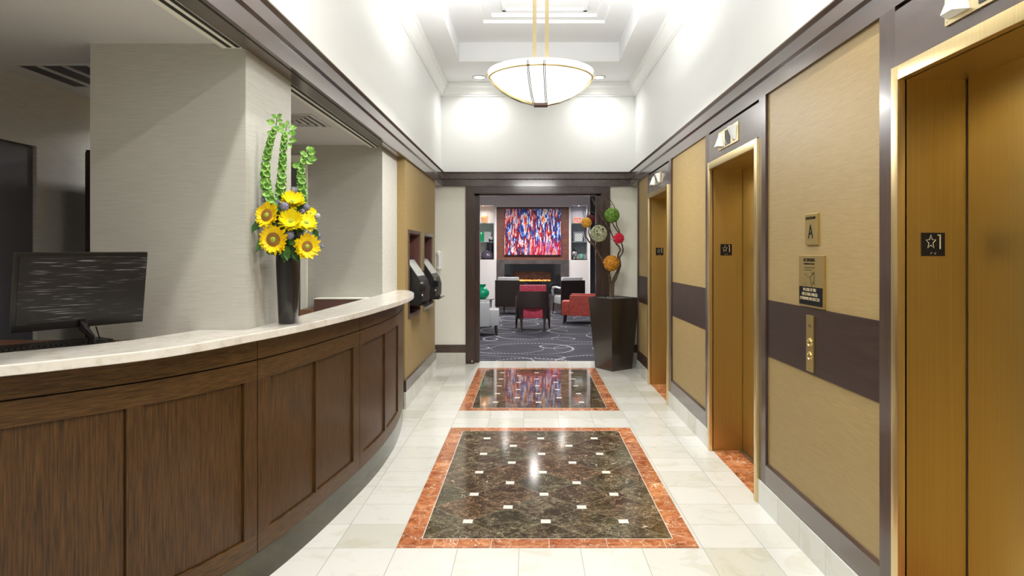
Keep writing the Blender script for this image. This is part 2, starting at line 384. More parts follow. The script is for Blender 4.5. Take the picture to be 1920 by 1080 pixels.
DOORS = [(1.50, 2.546), (4.18, 5.225), (6.86, 7.90)]   # lift door openings along the right wall
for a, b in DOORS:
    fl.quad((1.405, a, .0008), (1.66, a, .0008), (1.66, b, .0008), (1.405, b, .0008), mi=1)
build('floor', fl, [M['floor'], M['red_marble'], M['dark1'], M['dark2'], mat('pale_inset', (.74, .70, .64), .12)], struct=True, recalc=False)
cp = MB(); cp.box(-3.4, 4.4, 9.66, 19.2, -.05, .004)
build('floor', cp, 'carpet', struct=True)
# --- ceiling with coffer
ce = MB(); cx0, cx1, cy0, cy1 = -.860, 1.096, 3.6, 8.364; zc2 = 4.107
for a in ((XL-.15, cx0, YF, YB+.2), (cx1, XR+.3, YF, YB+.2), (cx0, cx1, YF, cy0), (cx0, cx1, cy1, YB+.2)):
    ce.box(a[0], a[1], a[2], a[3], ZC, ZC+.02)
for a in ((cx0-.02, cx0, cy0, cy1), (cx1, cx1+.02, cy0, cy1)): ce.box(a[0], a[1], a[2], a[3], ZC+.02, zc2+.12)
for a in ((cy0-.02, cy0), (cy1, cy1+.02)): ce.box(cx0-.02, cx1+.02, a[0], a[1], ZC+.02, zc2+.12)
# stepped panel mouldings in the tray
i0, i1, j0, j1 = -.52, .846, 4.28, 7.68
for a in ((cx0, i0, cy0, cy1), (i1, cx1, cy0, cy1), (i0, i1, cy0, j0), (i0, i1, j1, cy1)): ce.box(a[0], a[1], a[2], a[3], zc2, zc2+.12)
k = .10
for a in ((i0, i0+k, j0, j1), (i1-k, i1, j0, j1), (i0+k, i1-k, j0, j0+k), (i0+k, i1-k, j1-k, j1)): ce.box(a[0], a[1], a[2], a[3], zc2+.035, zc2+.12)
ce.box(i0+k, i1-k, j0+k, j1-k, zc2+.075, zc2+.12)
for a in ((i0+.22, i0+.26, j0+.22, j1-.22), (i1-.26, i1-.22, j0+.22, j1-.22)): ce.box(a[0], a[1], a[2], a[3], zc2+.05, zc2+.08)
for a in ((j0+.22, j0+.26), (j1-.26, j1-.22)): ce.box(i0+.22, i1-.22, a[0], a[1], zc2+.05, zc2+.08)
build('ceiling', ce, 'ceiling_paint', struct=True)
# --- plaster cornice under the ceiling: runs along both long walls and the end wall
zb = 3.688; zt = ZC
prof = [(0, zb), (.014, zb), (.014, zb+.018), (.026, zb+.026), (.045, zb+.060), (.075, zb+.105), (.078, zb+.135), (.098, zb+.145), (.098, zt), (0, zt)]
tl = MB(); tl.prism([(XL+x, z) for x, z in prof], 'y', YF, YB)
build('trim_1', tl, 'white_paint', struct=True)
tl = MB(); tl.prism([(XR-x, z) for x, z in prof], 'y', YF, YB)
build('trim_2', tl, 'white_paint', struct=True)
tl = MB(); tl.prism([(YB-x, z) for x, z in prof], 'x', XL, XR)
build('trim_3', tl, 'white_paint', struct=True)
# --- upper walls
u = MB(); u.box(-1.31, XL, YF, YB+.2, ZS+.006, ZC); build('wall_left', u, 'white_paint', struct=True)
u = MB(); u.box(XR, XR+.3, YF, YB+.2, ZS+.15, ZC); build('wall_right', u, 'white_paint', struct=True)
# --- end wall with the wide lounge opening
ox0, ox1, oz = -.77, 1.0, 2.357
u = MB(); u.box(-1.75, ox0, YB, YB+.2, 0, ZC); u.box(ox1, 2.1, YB, YB+.2, 0, ZC); u.box(ox0, ox1, YB, YB+.2, oz, ZC)
build('wall_back', u, [M['white_paint']], struct=True)
u = MB(); u.box(XL-.2, -.881, YB-.006, YB, .262, ZS); u.box(1.108, 1.9, YB-.006, YB, .262, ZS)
build('wall_back', u, 'cream_paint', struct=True)
u = MB(); u.box(XL-.2, -.881, YB-.02, YB, 0, .152); u.box(1.108, 1.9, YB-.02, YB, 0, .152); build('baseboard_back', u, 'floor', struct=True)
u = MB(); u.box(XL-.2, -.881, YB-.018, YB, .152, .262); u.box(1.108, 1.9, YB-.018, YB, .152, .262); build('trim_4', u, 'dark_wood_h', struct=True)
# --- door casing of the lounge opening
d = thing('door_4', (.11, YB, 0), struct=True)
u = MB()
u.box(-.881, ox0, YB-.03, YB, 0, ZS); u.box(ox1, 1.108, YB-.03, YB, 0, ZS); u.box(ox0, ox1, YB-.03, YB, oz, ZS)
build('door_casing', u, 'dark_wood', d)
u = MB(); u.box(ox0-.001, ox0+.012, YB-.02, YB+.22, 0, oz); u.box(ox1-.012, ox1+.001, YB-.02, YB+.22, 0, oz); u.box(ox0, ox1, YB-.02, YB+.22, oz-.012, oz)
build('door_lining', u, 'dark_wood', d)
u = MB(); u.box(ox0+.012, -.700, YB+.08, YB+.20, 0, oz-.012); u.box(.925, ox1-.012, YB+.08, YB+.20, 0, oz-.012); u.box(ox0+.012, ox1-.012, YB+.08, YB+.20, oz-.03, oz-.012)
build('door_stop', u, 'dark_wood', d)
u = MB(); u.tube([(-.80, YB-.035, .04), (-.79, YB-.06, .04)], .014, 12); build('floor_stop', u, 'steel', d)
# --- dark timber crown (picture rail) around the hall: cap, upper fascia, undercut, lower fascia, underside
def crown(side):
    s, X0, X1, X2, X3 = side
    return [(s*X0, 2.640), (s*X0, 2.634), (s*X1, 2.614), (s*X1, 2.545), (s*X2, 2.533), (s*X2, ZS), (s*X3, ZS), (s*X3, 2.640)]
u = MB(); u.prism(crown((-1, 1.169, 1.180, 1.195, 1.31)), 'y', YF, YB-.02); build('trim_5', u, 'dark_wood_h', struct=True)
u = MB(); u.prism(crown((1, 1.360, 1.372, 1.388, 1.60)), 'y', YF, YB-.02); build('trim_6', u, 'dark_wood_h', struct=True)
u = MB(); u.prism([(YB-.075, 2.640), (YB-.075, 2.634), (YB-.064, 2.614), (YB-.064, 2.545), (YB-.045, 2.533), (YB-.045, ZS), (YB+.02, ZS), (YB+.02, 2.640)], 'x', -1.3, 1.5); build('trim_7', u, 'dark_wood_h', struct=True)
u = MB()
for s, X0 in ((-1, 1.171), (1, 1.362)): u.prism([(s*X0, 2.6405), (s*X0, 2.6445), (s*(X0+.012), 2.6445), (s*(X0+.012), 2.6405)], 'y', YF, YB-.08)
build('trim_8', u, 'frame_brass', struct=True)
# underside seam line of the reception beam
u = MB(); u.box(-1.226, -1.219, YF, 6.7, ZS-.002, ZS+.001); build('trim_9', u, 'groove', struct=True)

# --- right wall: three lift doors and the fabric piers between them
XW = 1.388
def lift(i, y0, y1):
    d = thing('door_%d' % i, (1.5, (y0+y1)/2, 0), struct=True)
    f = .048; X0 = 1.372; XB = 1.627; H = 2.153
    u = MB()   # brass architrave: two legs and a head, bevelled face
    for a, b in ((y0-f, y0), (y1, y1+f)): u.box(X0, 1.41, a, b, 0, H+.054, .004)
    u.box(X0, 1.41, y0, y1, H, H+.054, .004)
    build('door_frame', u, 'frame_brass', d, smooth=30)
    u = MB(); u.box(1.40, XB+.005, y1, y1+.02, 0, H); u.box(1.40, XB+.005, y0-.02, y0, 0, H); build('jamb', u, 'brass', d)
    u = MB(); u.box(1.40, XB+.005, y0-.02, y1+.02, H, H+.02); build('soffit', u, 'brass', d)
    u = MB(); u.box(XB, XB+.03, y0-.05, (y0+y1)/2-.002, .008, H+.01); build('door_leaf', u, 'brass', d)
    u = MB(); u.box(XB+.004, XB+.034, (y0+y1)/2, y1-.008, .008, H+.01); build('door_leaf', u, 'brass', d)
    u = MB(); u.box(XB+.036, XB+.06, y0-.06, y1+.06, 0, H+.06); build('backing', u, 'groove', d)
    u = MB(); u.box(1.60, XB+.03, y0, y1, 0, .006); build('sill', u, 'bronze', d)
    # header panel in dark timber with black shadow gap
    u = MB(); u.box(XW, 1.47, y0-f, y1+f, 2.215, 2.424); build('header_panel', u, 'dark_wood_h', d)
    u = MB(); u.box(XW+.006, 1.46, y0-f-.007, y1+f+.007, 2.205, 2.431); build('shadow_gap', u, 'groove', d)
for i, (a, b) in enumerate(DOORS): lift(i+1, a, b)
def pier(y0, y1, n):
    w_ = thing('wall_right', (XW, (y0+y1)/2, 0), struct=True)
    st = .115 if y1-y0 > 1.2 else .07
    zr = .262; P = 1.404
    u = MB(); u.box(P, P+.05, y0+.01, y1-.01, .2, ZS); build('wallcovering', u, 'gold_cloth', w_)
    u = MB(); u.box(P-.006, P+.01, y0+st, y1-st, .908, 1.236); build('band', u, 'band_wood', w_)
    for a, b in ((y0, y0+st), (y1-st, y1)):
        u = MB(); u.box(XW, P+.03, a, b, .15, ZS); build('stile', u, 'dark_wood', w_)
    u = MB(); u.box(XW, P+.03, y0+st, y1-st, .15, zr); u.prism([(XW+.001, zr), (XW+.010, zr+.012), (P, zr+.012), (P, zr)], 'y', y0+st, y1-st); build('bottom_rail', u, 'dark_wood_h', w_)
    u = MB(); u.box(XW+.002, P+.06, y0, y1, .145, .152); build('shadow_line', u, 'groove', w_)
    b = MB(); b.box(1.380, P+.04, y0, y1, 0, .1455); build('baseboard_right', b, 'floor', struct=True)
pier(2.594, 4.132, 1); pier(5.273, 6.812, 2); pier(7.948, 8.82, 3); pier(YF, 1.452, 0)
u = MB(); u.box(1.66, 1.80, YF, YB, 0, ZS+.2); u.box(1.45, 1.7, 8.80, 8.83, 0, ZS+.2); build('wall_right', u, 'cream_paint', struct=True)
u = MB()
for a, b in ((2.60, 4.12), (5.28, 6.80), (7.96, 8.80)): u.box(1.455, 1.66, a, b, 0, ZS)
build('wall_right', u, 'cream_paint', struct=True)

# --- left gold wall with the check-in recesses
g = thing('wall_left', (-1.22, 7.75, 0), struct=True)
K1 = (6.86, 7.52, .90, 1.72); K2 = (7.82, 8.49, .90, 1.72)
u = MB(); X = -1.22; T = -1.40
def wallcells(u, ys, holes, z0, z1, x0, x1):
    u.box(x0, x1, ys[0], ys[1], z0, holes[0][2]); u.box(x0, x1, ys[0], ys[1], holes[0][3], z1)
    cur = ys[0]
    for h in holes: u.box(x0, x1, cur, h[0], holes[0][2], holes[0][3]); cur = h[1]
    u.box(x0, x1, cur, ys[1], holes[0][2], holes[0][3])
wallcells(u, (6.70, 8.80), (K1, K2), .27, ZS+.01, T, X)
build('wallcovering', u, 'gold_cloth', g)
u = MB(); u.box(T-.1, X, 8.60, 8.80, 0, .27); u.box(T, X-.001, 6.75, 8.6, 0, .27); build('wall_left', u, 'cream_paint', struct=True)
u = MB(); u.box(X, -1.2, 6.64, 8.80, .168, .275); u.box(X-.002, X+.008, 6.64, 8.80, .275, .282); build('trim_10', u, 'dark_wood_h', struct=True)
u = MB(); u.box(X-.0, -1.2, 6.62, 8.80, 0, .1655); build('baseboard_left', u, 'floor', struct=True)
u = MB(); u.box(-1.45, X, 8.80, 8.805, 0, ZS); build('wall_left', u, 'cream_paint', struct=True)

# --- reception side: pillars, back wall, left wall, ceiling
ZR = 2.469
u = MB(); u.box(-2.015, -1.302, 3.13, 3.725, 0, ZR); build('pillar', u, 'greige', struct=True)
u = MB(); u.box(-1.957, -1.299, 6.02, 6.70, 0, ZR); build('pillar', u, 'greige', struct=True)
u = MB(); u.box(-1.2985, -1.2205, 6.685, 6.6995, 0, ZR); build('wall_left', u, 'gold_cloth', struct=True)
u = MB(); u.box(-2.9, -2.15, 6.02, 6.12, 0, ZR); u.box(-2.15, -1.95, 6.02, 6.12, 2.375, ZR); u.box(-2.2, -1.9, 6.3, 6.4, 0, ZR); build('wall_back', u, 'greige', struct=True)
u = MB(); u.box(-2.013, -1.957, 5.995, 6.06, 0, 2.375); u.box(-2.16, -2.013, 5.995, 6.06, 2.315, 2.375); build('door_5', u, 'cream_paint', struct=True)
u = MB(); u.box(-2.95, -2.75, 3.81, 6.2, 0, ZR); u.box(-2.95, -2.75, 2.80, 3.81, 2.105, ZR); u.box(-2.95, -2.75, YF, 2.80, 0, ZR)
build('wall_left', u, 'greige2', struct=True)
u = MB(); u.box(-2.90, -2.77, 2.81, 3.805, 0, 2.10); build('door_6', u, mat('slate_door', (.10, .10, .115), .6), struct=True)
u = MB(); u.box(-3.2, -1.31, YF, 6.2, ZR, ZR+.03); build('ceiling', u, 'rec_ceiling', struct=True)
# --- lounge shell
ZL = 3.25; YL = 18.5
u = MB(); u.box(-3.6, -3.4, YB+.2, 19.4, 0, ZL); build('wall_left', u, 'cream_paint', struct=True)
u = MB(); u.box(4.2, 4.4, YB+.2, 19.4, 0, ZL); build('wall_right', u, mat('slate_paint', (.12, .135, .16), .5), struct=True)
u = MB(); u.box(-3.6, 4.4, YB+.2, 19.4, ZL, ZL+.05); build('ceiling', u, 'ceiling_paint', struct=True)
u = MB(); u.box(-3.6, -1.75, YB+.2, YB+.25, 0, ZL); u.box(2.1, 4.4, YB+.2, YB+.25, 0, ZL); build('wall_front', u, 'cream_paint', struct=True)
u = MB(); u.box(1.64, 4.4, 19.0, 19.1, 0, ZL); build('wall_back', u, mat('slate_paint_2', (.10, .12, .15), .5), struct=True)
# ================================================================ RECEPTION DESK
def catmull(pts, n=10):
    out = []
    P = [pts[0]]+list(pts)+[pts[-1]]
    for i in range(1, len(P)-2):
        a, b, c, d = [Vector(q) for q in P[i-1:i+3]]
        for k in range(n):
            t = k/n
            out.append(tuple(.5*((2*b)+(c-a)*t+(2*a-5*b+4*c-d)*t*t+(3*b-a-3*c+d)*t**3)))
    out.append(tuple(pts[-1])); return out
BODY = catmull([(-2.28, 1.60), (-1.99, 1.90), (-1.715, 2.21), (-1.475, 2.517), (-1.335, 2.79), (-1.228, 3.12), (-1.143, 3.60), (-1.070, 4.28), (-1.042, 4.75), (-1.045, 5.20), (-1.066, 5.54), (-1.106, 5.90), (-1.165, 6.30), (-1.235, 6.69)], 14)
OUT = catmull([(-2.25, 1.55), (-1.93, 1.85), (-1.648, 2.125), (-1.545, 2.235), (-1.385, 2.443), (-1.290, 2.665), (-1.221, 2.922), (-1.165, 3.153), (-1.123, 3.375), (-1.066, 3.79), (-1.012, 4.30), (-.990, 4.70), (-.974, 5.05), (-.972, 5.36), (-.985, 5.70), (-1.02, 6.02), (-1.068, 6.28), (-1.13, 6.50), (-1.185, 6.63), (-1.222, 6.698)], 6)
def body_at(y):
    y = min(max(y, BODY[0][1]+1e-4), BODY[-1][1]-1e-4)
    for a, b in zip(BODY, BODY[1:]):
        if a[1] <= y <= b[1]:
            t = (y-a[1])/(b[1]-a[1]); x = a[0]+(b[0]-a[0])*t
            n = Vector((b[1]-a[1], -(b[0]-a[0]))).normalized(); return x, n
    raise ValueError(y)
def bearing(px):
    """depth along the desk front where a seam measured in the photo meets the curve"""
    r = (px-993)/1280; best = None
    for i in range(1600, 6680, 4):
        y = i/1000; x, n = body_at(y); e = abs(x/y-r)
        if best is None or e < best[0]: best = (e, y)
    return best[1]
def cstrip(mb, y0, y1, z0, z1, off, th):
    n = max(2, int((y1-y0)/.06)+1); rows = []
    for i in range(n+1):
        y = y0+(y1-y0)*i/n; x, nn = body_at(y)
        a = (x+nn.x*off, y+nn.y*off); b = (x+nn.x*(off-th), y+nn.y*(off-th))
        rows.append([mb.bm.verts.new((*p, z)) for p, z in ((a, z0), (a, z1), (b, z1), (b, z0))])
    for A, B in zip(rows, rows[1:]):
        for k in range(4): mb.bm.faces.new((A[k], A[(k+1) % 4], B[(k+1) % 4], B[k]))
    mb.bm.faces.new(rows[0][::-1]); mb.bm.faces.new(rows[-1])
ZT = 1.1564
desk = thing('reception_desk', (-1.3, 4.2, 0), 'curved oak reception desk with a cream marble counter top, along the left side', 'desk')
u = MB()
INN = [(-1.300, 6.698), (-1.300, 3.73), (-1.300, 3.128), (-1.523, 3.128), (-1.560, 2.94), (-1.605, 2.766), (-1.679, 2.621), (-1.857, 2.394), (-2.13, 2.08), (-2.5, 1.70)]
u.prism(OUT+INN, 'z', ZT-.036, ZT)
ct = build('countertop', u, 'quartz', desk)
bv = ct.modifiers.new('edge', 'BEVEL'); bv.width = .004; bv.segments = 2; bv.limit_method = 'ANGLE'; bv.angle_limit = 1.0
u = MB(); cstrip(u, 1.62, 6.66, 0, ZT-.037, -.018, .03); build('carcass', u, 'groove', desk)
u = MB(); cstrip(u, 1.62, 6.62, 0, .146, -.004, .02); build('kick_plate', u, 'kick', desk, smooth=30)
s1, s2 = bearing(483), bearing(674.5); yend = 6.52
SECT = [(1.64, s1, [(1.64, bearing(236.5)), (bearing(269), bearing(458))]),
        (s1, s2, [(bearing(506), bearing(592)), (bearing(595), bearing(663))]),
        (s2, yend, [(bearing(682), bearing(722)), (bearing(725), bearing(746.3))])]
g_ = .003
for a, b, panels in SECT:
    u = MB(); cstrip(u, a+g_, b-g_, 1.028, ZT-.038, .0, .02); build('top_band', u, 'oak_h', desk, smooth=30)
    u = MB(); cstrip(u, a+g_, b-g_, .935, 1.022, .0, .02); build('rail', u, 'oak_h', desk, smooth=30)
    u = MB(); cstrip(u, a+g_, b-g_, .150, .235, .0, .02); build('rail', u, 'oak_h', desk, smooth=30)
    xs = [a+g_]
    for p, q in panels:
        xs += [p, q]
        if q-p > .01:
            u = MB(); cstrip(u, p+.003, q-.003, .238, .932, -.012, .02); build('panel', u, 'oak_v', desk, smooth=30)
    xs.append(b-g_)
    for p, q in zip(xs[::2], xs[1::2]):
        if q-p > .004:
            u = MB(); cstrip(u, p, q, .235, .935, .0, .02); build('stile', u, 'oak_v', desk, smooth=30)
u = MB(); cstrip(u, yend+.003, 6.64, .15, ZT-.038, .0, .02); build('end_stile', u, 'oak_v', desk, smooth=30)

# inner work surface (staff side) and the brown cabinets at its far end
u = MB(); u.prism([(-1.525, 3.126), (-1.562, 2.94), (-1.607, 2.766), (-1.681, 2.621), (-1.859, 2.394), (-2.132, 2.08), (-2.5, 1.70), (-2.7, 1.75), (-2.7, 3.126)], 'z', 1.08, 1.111)
wt = build('work_surface', u, streaked('brown_laminate', (.15, .06, .035), (.22, .10, .06), (5, 5, 30), .4, bst=0), origin=(-2.1, 2.6, 0))
tag(wt, 'brown staff work surface behind the cream counter top, under the monitor', 'desk')
c = thing('side_cabinet', (-1.65, 5.9, 0), 'stepped brown cabinet behind the counter, against the far pale pillar', 'cabinet')
u = MB(); u.box(-1.847, -1.302, 5.85, 6.015, 0, 1.12); build('body', u, mat('brown_cabinet', (.16, .08, .06), .45), c)
u = MB(); u.box(-1.85, -1.302, 5.845, 6.018, 1.12, 1.128); build('top', u, 'cream_paint', c)
u = MB(); u.box(-1.955, -1.849, 5.80, 5.99, 0, 1.035); build('low_body', u, mat('brown_cabinet_2', (.25, .12, .06), .45), c)

# tall dark cabinet in the back office
c = thing('tall_cabinet', (-2.45, 4.1, 0), 'tall dark cabinet beside the left wall, half hidden by the near pillar', 'cabinet')
u = MB(); u.box(-2.60, -2.2, 4.0, 4.5, 0, 2.115); build('body', u, 'satin_black', c)
u = MB(); u.box(-2.595, -2.4, 3.985, 3.999, .05, 2.10, .002); build('door', u, 'dark_wood', c)
u = MB(); u.box(-2.398, -2.205, 3.985, 3.999, .05, 2.10, .002); build('door', u, 'dark_wood', c)

# air grilles in the reception ceiling
def vent(x0, x1, y0, y1, label, along):
    t = thing('ceiling_vent', ((x0+x1)/2, (y0+y1)/2, ZR), label, 'vent', 'air grilles in the reception ceiling')
    u = MB(); b = .02
    for a in ((x0, x1, y0, y0+b), (x0, x1, y1-b, y1), (x0, x0+b, y0+b, y1-b), (x1-b, x1, y0+b, y1-b)): u.box(*a, ZR-.008, ZR-.0005)
    build('frame', u, 'rec_ceiling', t)
    u = MB(); u.box(x0+b, x1-b, y0+b, y1-b, ZR-.003, ZR-.001); build('dark_void', u, mat('vent_dark', (.05, .05, .055), .7), t)
    if along == 'y':
        n = 5
        for i in range(1, n):
            u = MB(); X = x0+(x1-x0)*i/n; u.box(X-.008, X+.008, y0+b, y1-b, ZR-.012, ZR-.003); build('slat', u, 'rec_ceiling', t)
    else:
        for i in range(1, 5):
            k = i*.045; u = MB()
            for a in ((x0+k, x1-k, y0+k, y0+k+.014), (x0+k, x1-k, y1-k-.014, y1-k), (x0+k, x0+k+.014, y0+k+.014, y1-k-.014), (x1-k-.014, x1-k, y0+k+.014, y1-k-.014)): u.box(*a, ZR-.012, ZR-.003)
            build('louvre', u, 'rec_ceiling', t)
vent(-2.63, -1.98, 3.45, 3.93, 'long dark return grille in the ceiling left of the near pillar', 'y')
vent(-1.96, -1.50, 4.69, 5.15, 'square louvred air diffuser in the ceiling behind the flowers', 'x')
def slot(y0, y1, label):
    t = thing('slot_diffuser', (-1.355, (y0+y1)/2, ZS), label, 'vent', 'linear slot diffusers beside the dark beam')
    u = MB(); u.box(-1.405, -1.311, y0, y1, ZS+.002, ZR+.002); build('frame', u, 'cream_paint', t)
    for X in (-1.325, -1.365):
        u = MB(); u.box(X-.009, X+.009, y0+.02, y1-.02, ZS-.0005, ZS+.004); build('slot', u, 'groove', t)
slot(.6, 3.125, 'linear slot diffuser in front of the near pillar, along the dark beam')
slot(3.73, 6.01, 'linear slot diffuser between the two pale pillars, along the dark beam')

# ---------------------------------------------------------------- monitor, keyboard, mouse
mk, nt, b = _mat('ribbed_black_plastic')
st_ = nz(nt, coords(nt, (9, 9, 330), kind='World'), 1.0, 1.5)
st2 = nz(nt, coords(nt, (2, 2, 6), kind='World'), 1.0, 1)
cc = ramp(nt, math_(nt, 'MULTIPLY', st_, math_(nt, 'ADD', st2, .5)), [(.58, (.004, .004, .005)), (.70, (.20, .20, .21))])  # grey streaks paint the plastic's specular lines into its colour
nt.links.new(cc, b.inputs['Base Color']); b.inputs['Roughness'].default_value = .35; M['ribbed'] = mk
BL, BR, TL, TR = [Vector(F(*a)) for a in ((17.8, 625.6, 2.53), (265.6, 603, 2.94), (31, 474.4, 2.51), (280.4, 473.3, 2.92))]
cx = (BL+BR+TL+TR)/4; uu = (BR-BL).normalized(); vv = (TL-BL); vv = (vv-uu*vv.dot(uu)).normalized(); nn = uu.cross(vv)
W2, H2 = (BR-BL).length/2, (TL-BL).length/2
def obox(mb, a0, a1, b0, b1, c0, c1, bev=0):
    vs = mb.box(a0, a1, b0, b1, c0, c1, bev)
    for v in vs: p = v.co.copy(); v.co = cx+uu*p.x+vv*p.y+nn*p.z
mon = thing('computer_monitor', (cx.x, cx.y, 1.111), 'black computer monitor seen from behind, standing at the left of the counter', 'monitor')
u = MB(); obox(u, -W2, W2, -H2, H2, -.022, 0, .004); build('casing', u, 'black', mon, smooth=30)
u = MB(); obox(u, -W2+.012, W2-.006, -H2+.03, H2-.014, 0, .003); build('back_cover', u, 'ribbed', mon)
u = MB(); obox(u, -W2+.012, W2-.012, -H2+.02, H2-.012, -.0235, -.0222); build('screen', u, 'black_gloss', mon)
foot = cx-vv*H2; bx, by = foot.x+.02, foot.y+.03
u = MB()
u.tube([cx-vv*(H2-.03)+nn*.006, foot+nn*.012, Vector((bx, by, 1.17)), Vector((bx, by, 1.122))], [.016, .017, .013, .016], 10); build('neck', u, 'black_gloss', mon, smooth=60)
u = MB(); u.lathe([(.09, 0), (.09, .004), (.03, .012), (0, .012)], (bx-.03, by, 1.1115), 32); build('base', u, 'black_gloss', mon, smooth=40)
u = MB(); u.tube([foot+uu*.05+nn*.006, Vector((bx+.02, by+.02, 1.16)), Vector((bx+.05, by+.05, 1.125)), Vector((bx+.0, by+.10, 1.118))], .003, 6); build('cable', u, 'black', mon)
A = Vector((-1.775, 2.93, 0)); dk = Vector((-.56, -.83, 0)).normalized(); pk = Vector((-.83, .56, 0)).normalized()
kb = thing('keyboard', (A.x-.15, A.y-.2, 1.111), 'black computer keyboard lying behind the monitor foot', 'keyboard')
def kbox(mb, a0, a1, b0, b1, c0, c1, bev=0):
    vs = mb.box(a0, a1, b0, b1, c0, c1, bev)
    for v in vs: p = v.co.copy(); v.co = A+dk*p.x+pk*p.y+Vector((0, 0, p.z))
u = MB(); kbox(u, 0, .45, 0, .15, 1.1112, 1.132, .004); build('case', u, 'black', kb)
u = MB()
for i in range(22):
    for j in range(6): kbox(u, .008+i*.0198, .008+i*.0198+.016, .008+j*.023, .008+j*.023+.018, 1.132, 1.141)
o = build('keys', u, mat('key_black', (.03, .027, .025), .35), kb)
ms = thing('computer_mouse', (-1.93, 2.535, 1.111), 'black computer mouse at the left end of the counter', 'mouse')
u = MB(); vs = u.ball((-1.93, 2.535, 1.1115), 1, 3, (.032, .052, .032))
bmesh.ops.rotate(u.bm, verts=u.bm.verts, cent=(-1.93, 2.535, 1.11), matrix=Matrix.Rotation(-.6, 3, 'Z'))
for v in u.bm.verts: v.co.z = max(v.co.z, 1.1115)
build('shell', u, 'black_gloss', ms, smooth=180)
u = MB(); u.tube([(-1.923, 2.565, 1.138), (-1.920, 2.575, 1.135)], .005, 10); build('wheel', u, 'black', ms)

# ---------------------------------------------------------------- vase and flowers
VX, VY = -1.211, 3.425
v_ = thing('flower_vase', (VX, VY, ZT), 'tall dark square-shouldered vase of flowers on the marble counter', 'vase')
u = MB(); u.lathe([(.040, .0005), (.043, .004), (.047, .12), (.0545, .30), (.0545, .34), (.0515, .345), (.049, .34), (.045, .28), (.036, .02), (0, .018)], (VX, VY, ZT), 40, sq=3.2); build('body', u, mat('vase_black', (.018, .015, .015), .22, coat=.4), v_, smooth=50)
u = MB(); u.lathe([(.0, .250), (.0425, .250)], (VX, VY, ZT), 32, sq=3.2); build('water', u, mat('vase_water', (.03, .05, .03), .05), v_)
MOUTH = Vector((VX, VY, ZT+.34))
M['petal'] = streaked('sunflower_petal', (.84, .52, .0), (.90, .72, .005), (60, 60, 60), .5, bst=0, spec=.3)
M['petal2'] = mat('yellow_petal', (.84, .70, .01), .5, spec=.3)
M['disc_brown'] = streaked('sunflower_disc', (.20, .07, .01), (.42, .19, .03), (500, 500, 500), .8, bst=.5)
M['disc_green'] = streaked('sunflower_eye', (.22, .33, .02), (.42, .50, .06), (600, 600, 600), .8, bst=.5)
M['stem'] = mat('green_stem', (.10, .22, .04), .5)
M['leaf'] = streaked('dark_leaf', (.02, .075, .012), (.06, .17, .03), (40, 40, 40), .4, bst=.1)
M['bell'] = streaked('pale_green_bell', (.07, .24, .02), (.36, .60, .14), (50, 50, 50), .5, bst=0)
M['bell'].node_tree.nodes['Principled BSDF'].inputs['Subsurface Weight'].default_value = .15
M['bell'].node_tree.nodes['Principled BSDF'].inputs['Subsurface Radius'].default_value = (.01, .02, .005)
M['thistle'] = streaked('blue_grey_thistle', (.075, .07, .11), (.34, .33, .44), (400, 400, 400), .8, bst=0)
M['thistle_pale'] = streaked('pale_grey_thistle', (.30, .30, .30), (.62, .62, .60), (400, 400, 400), .8, bst=0)
def frame(n):
    n = Vector(n).normalized(); a = n.cross(Vector((0, 0, 1)));
    a = a.normalized() if a.length > 1e-3 else Vector((1, 0, 0)); return a, n.cross(a)*-1, n
def stem_to(mb, p, n, r=.0028):
    p = Vector(p); q = p-Vector(n).normalized()*.03; low = MOUTH+Vector(((p.x-VX)*.12, (p.y-VY)*.12, -.10))
    mid = (q+low)/2; mid.z = max(mid.z-.01, MOUTH.z-.02) if p.z > MOUTH.z else mid.z
    mid = Vector((MOUTH.x+(p.x-MOUTH.x)*.32, MOUTH.y+(p.y-MOUTH.y)*.32, MOUTH.z+.015))
    mb.tube(catmull([tuple(p), tuple(q), tuple(mid), tuple(low)], 5), r, 6)
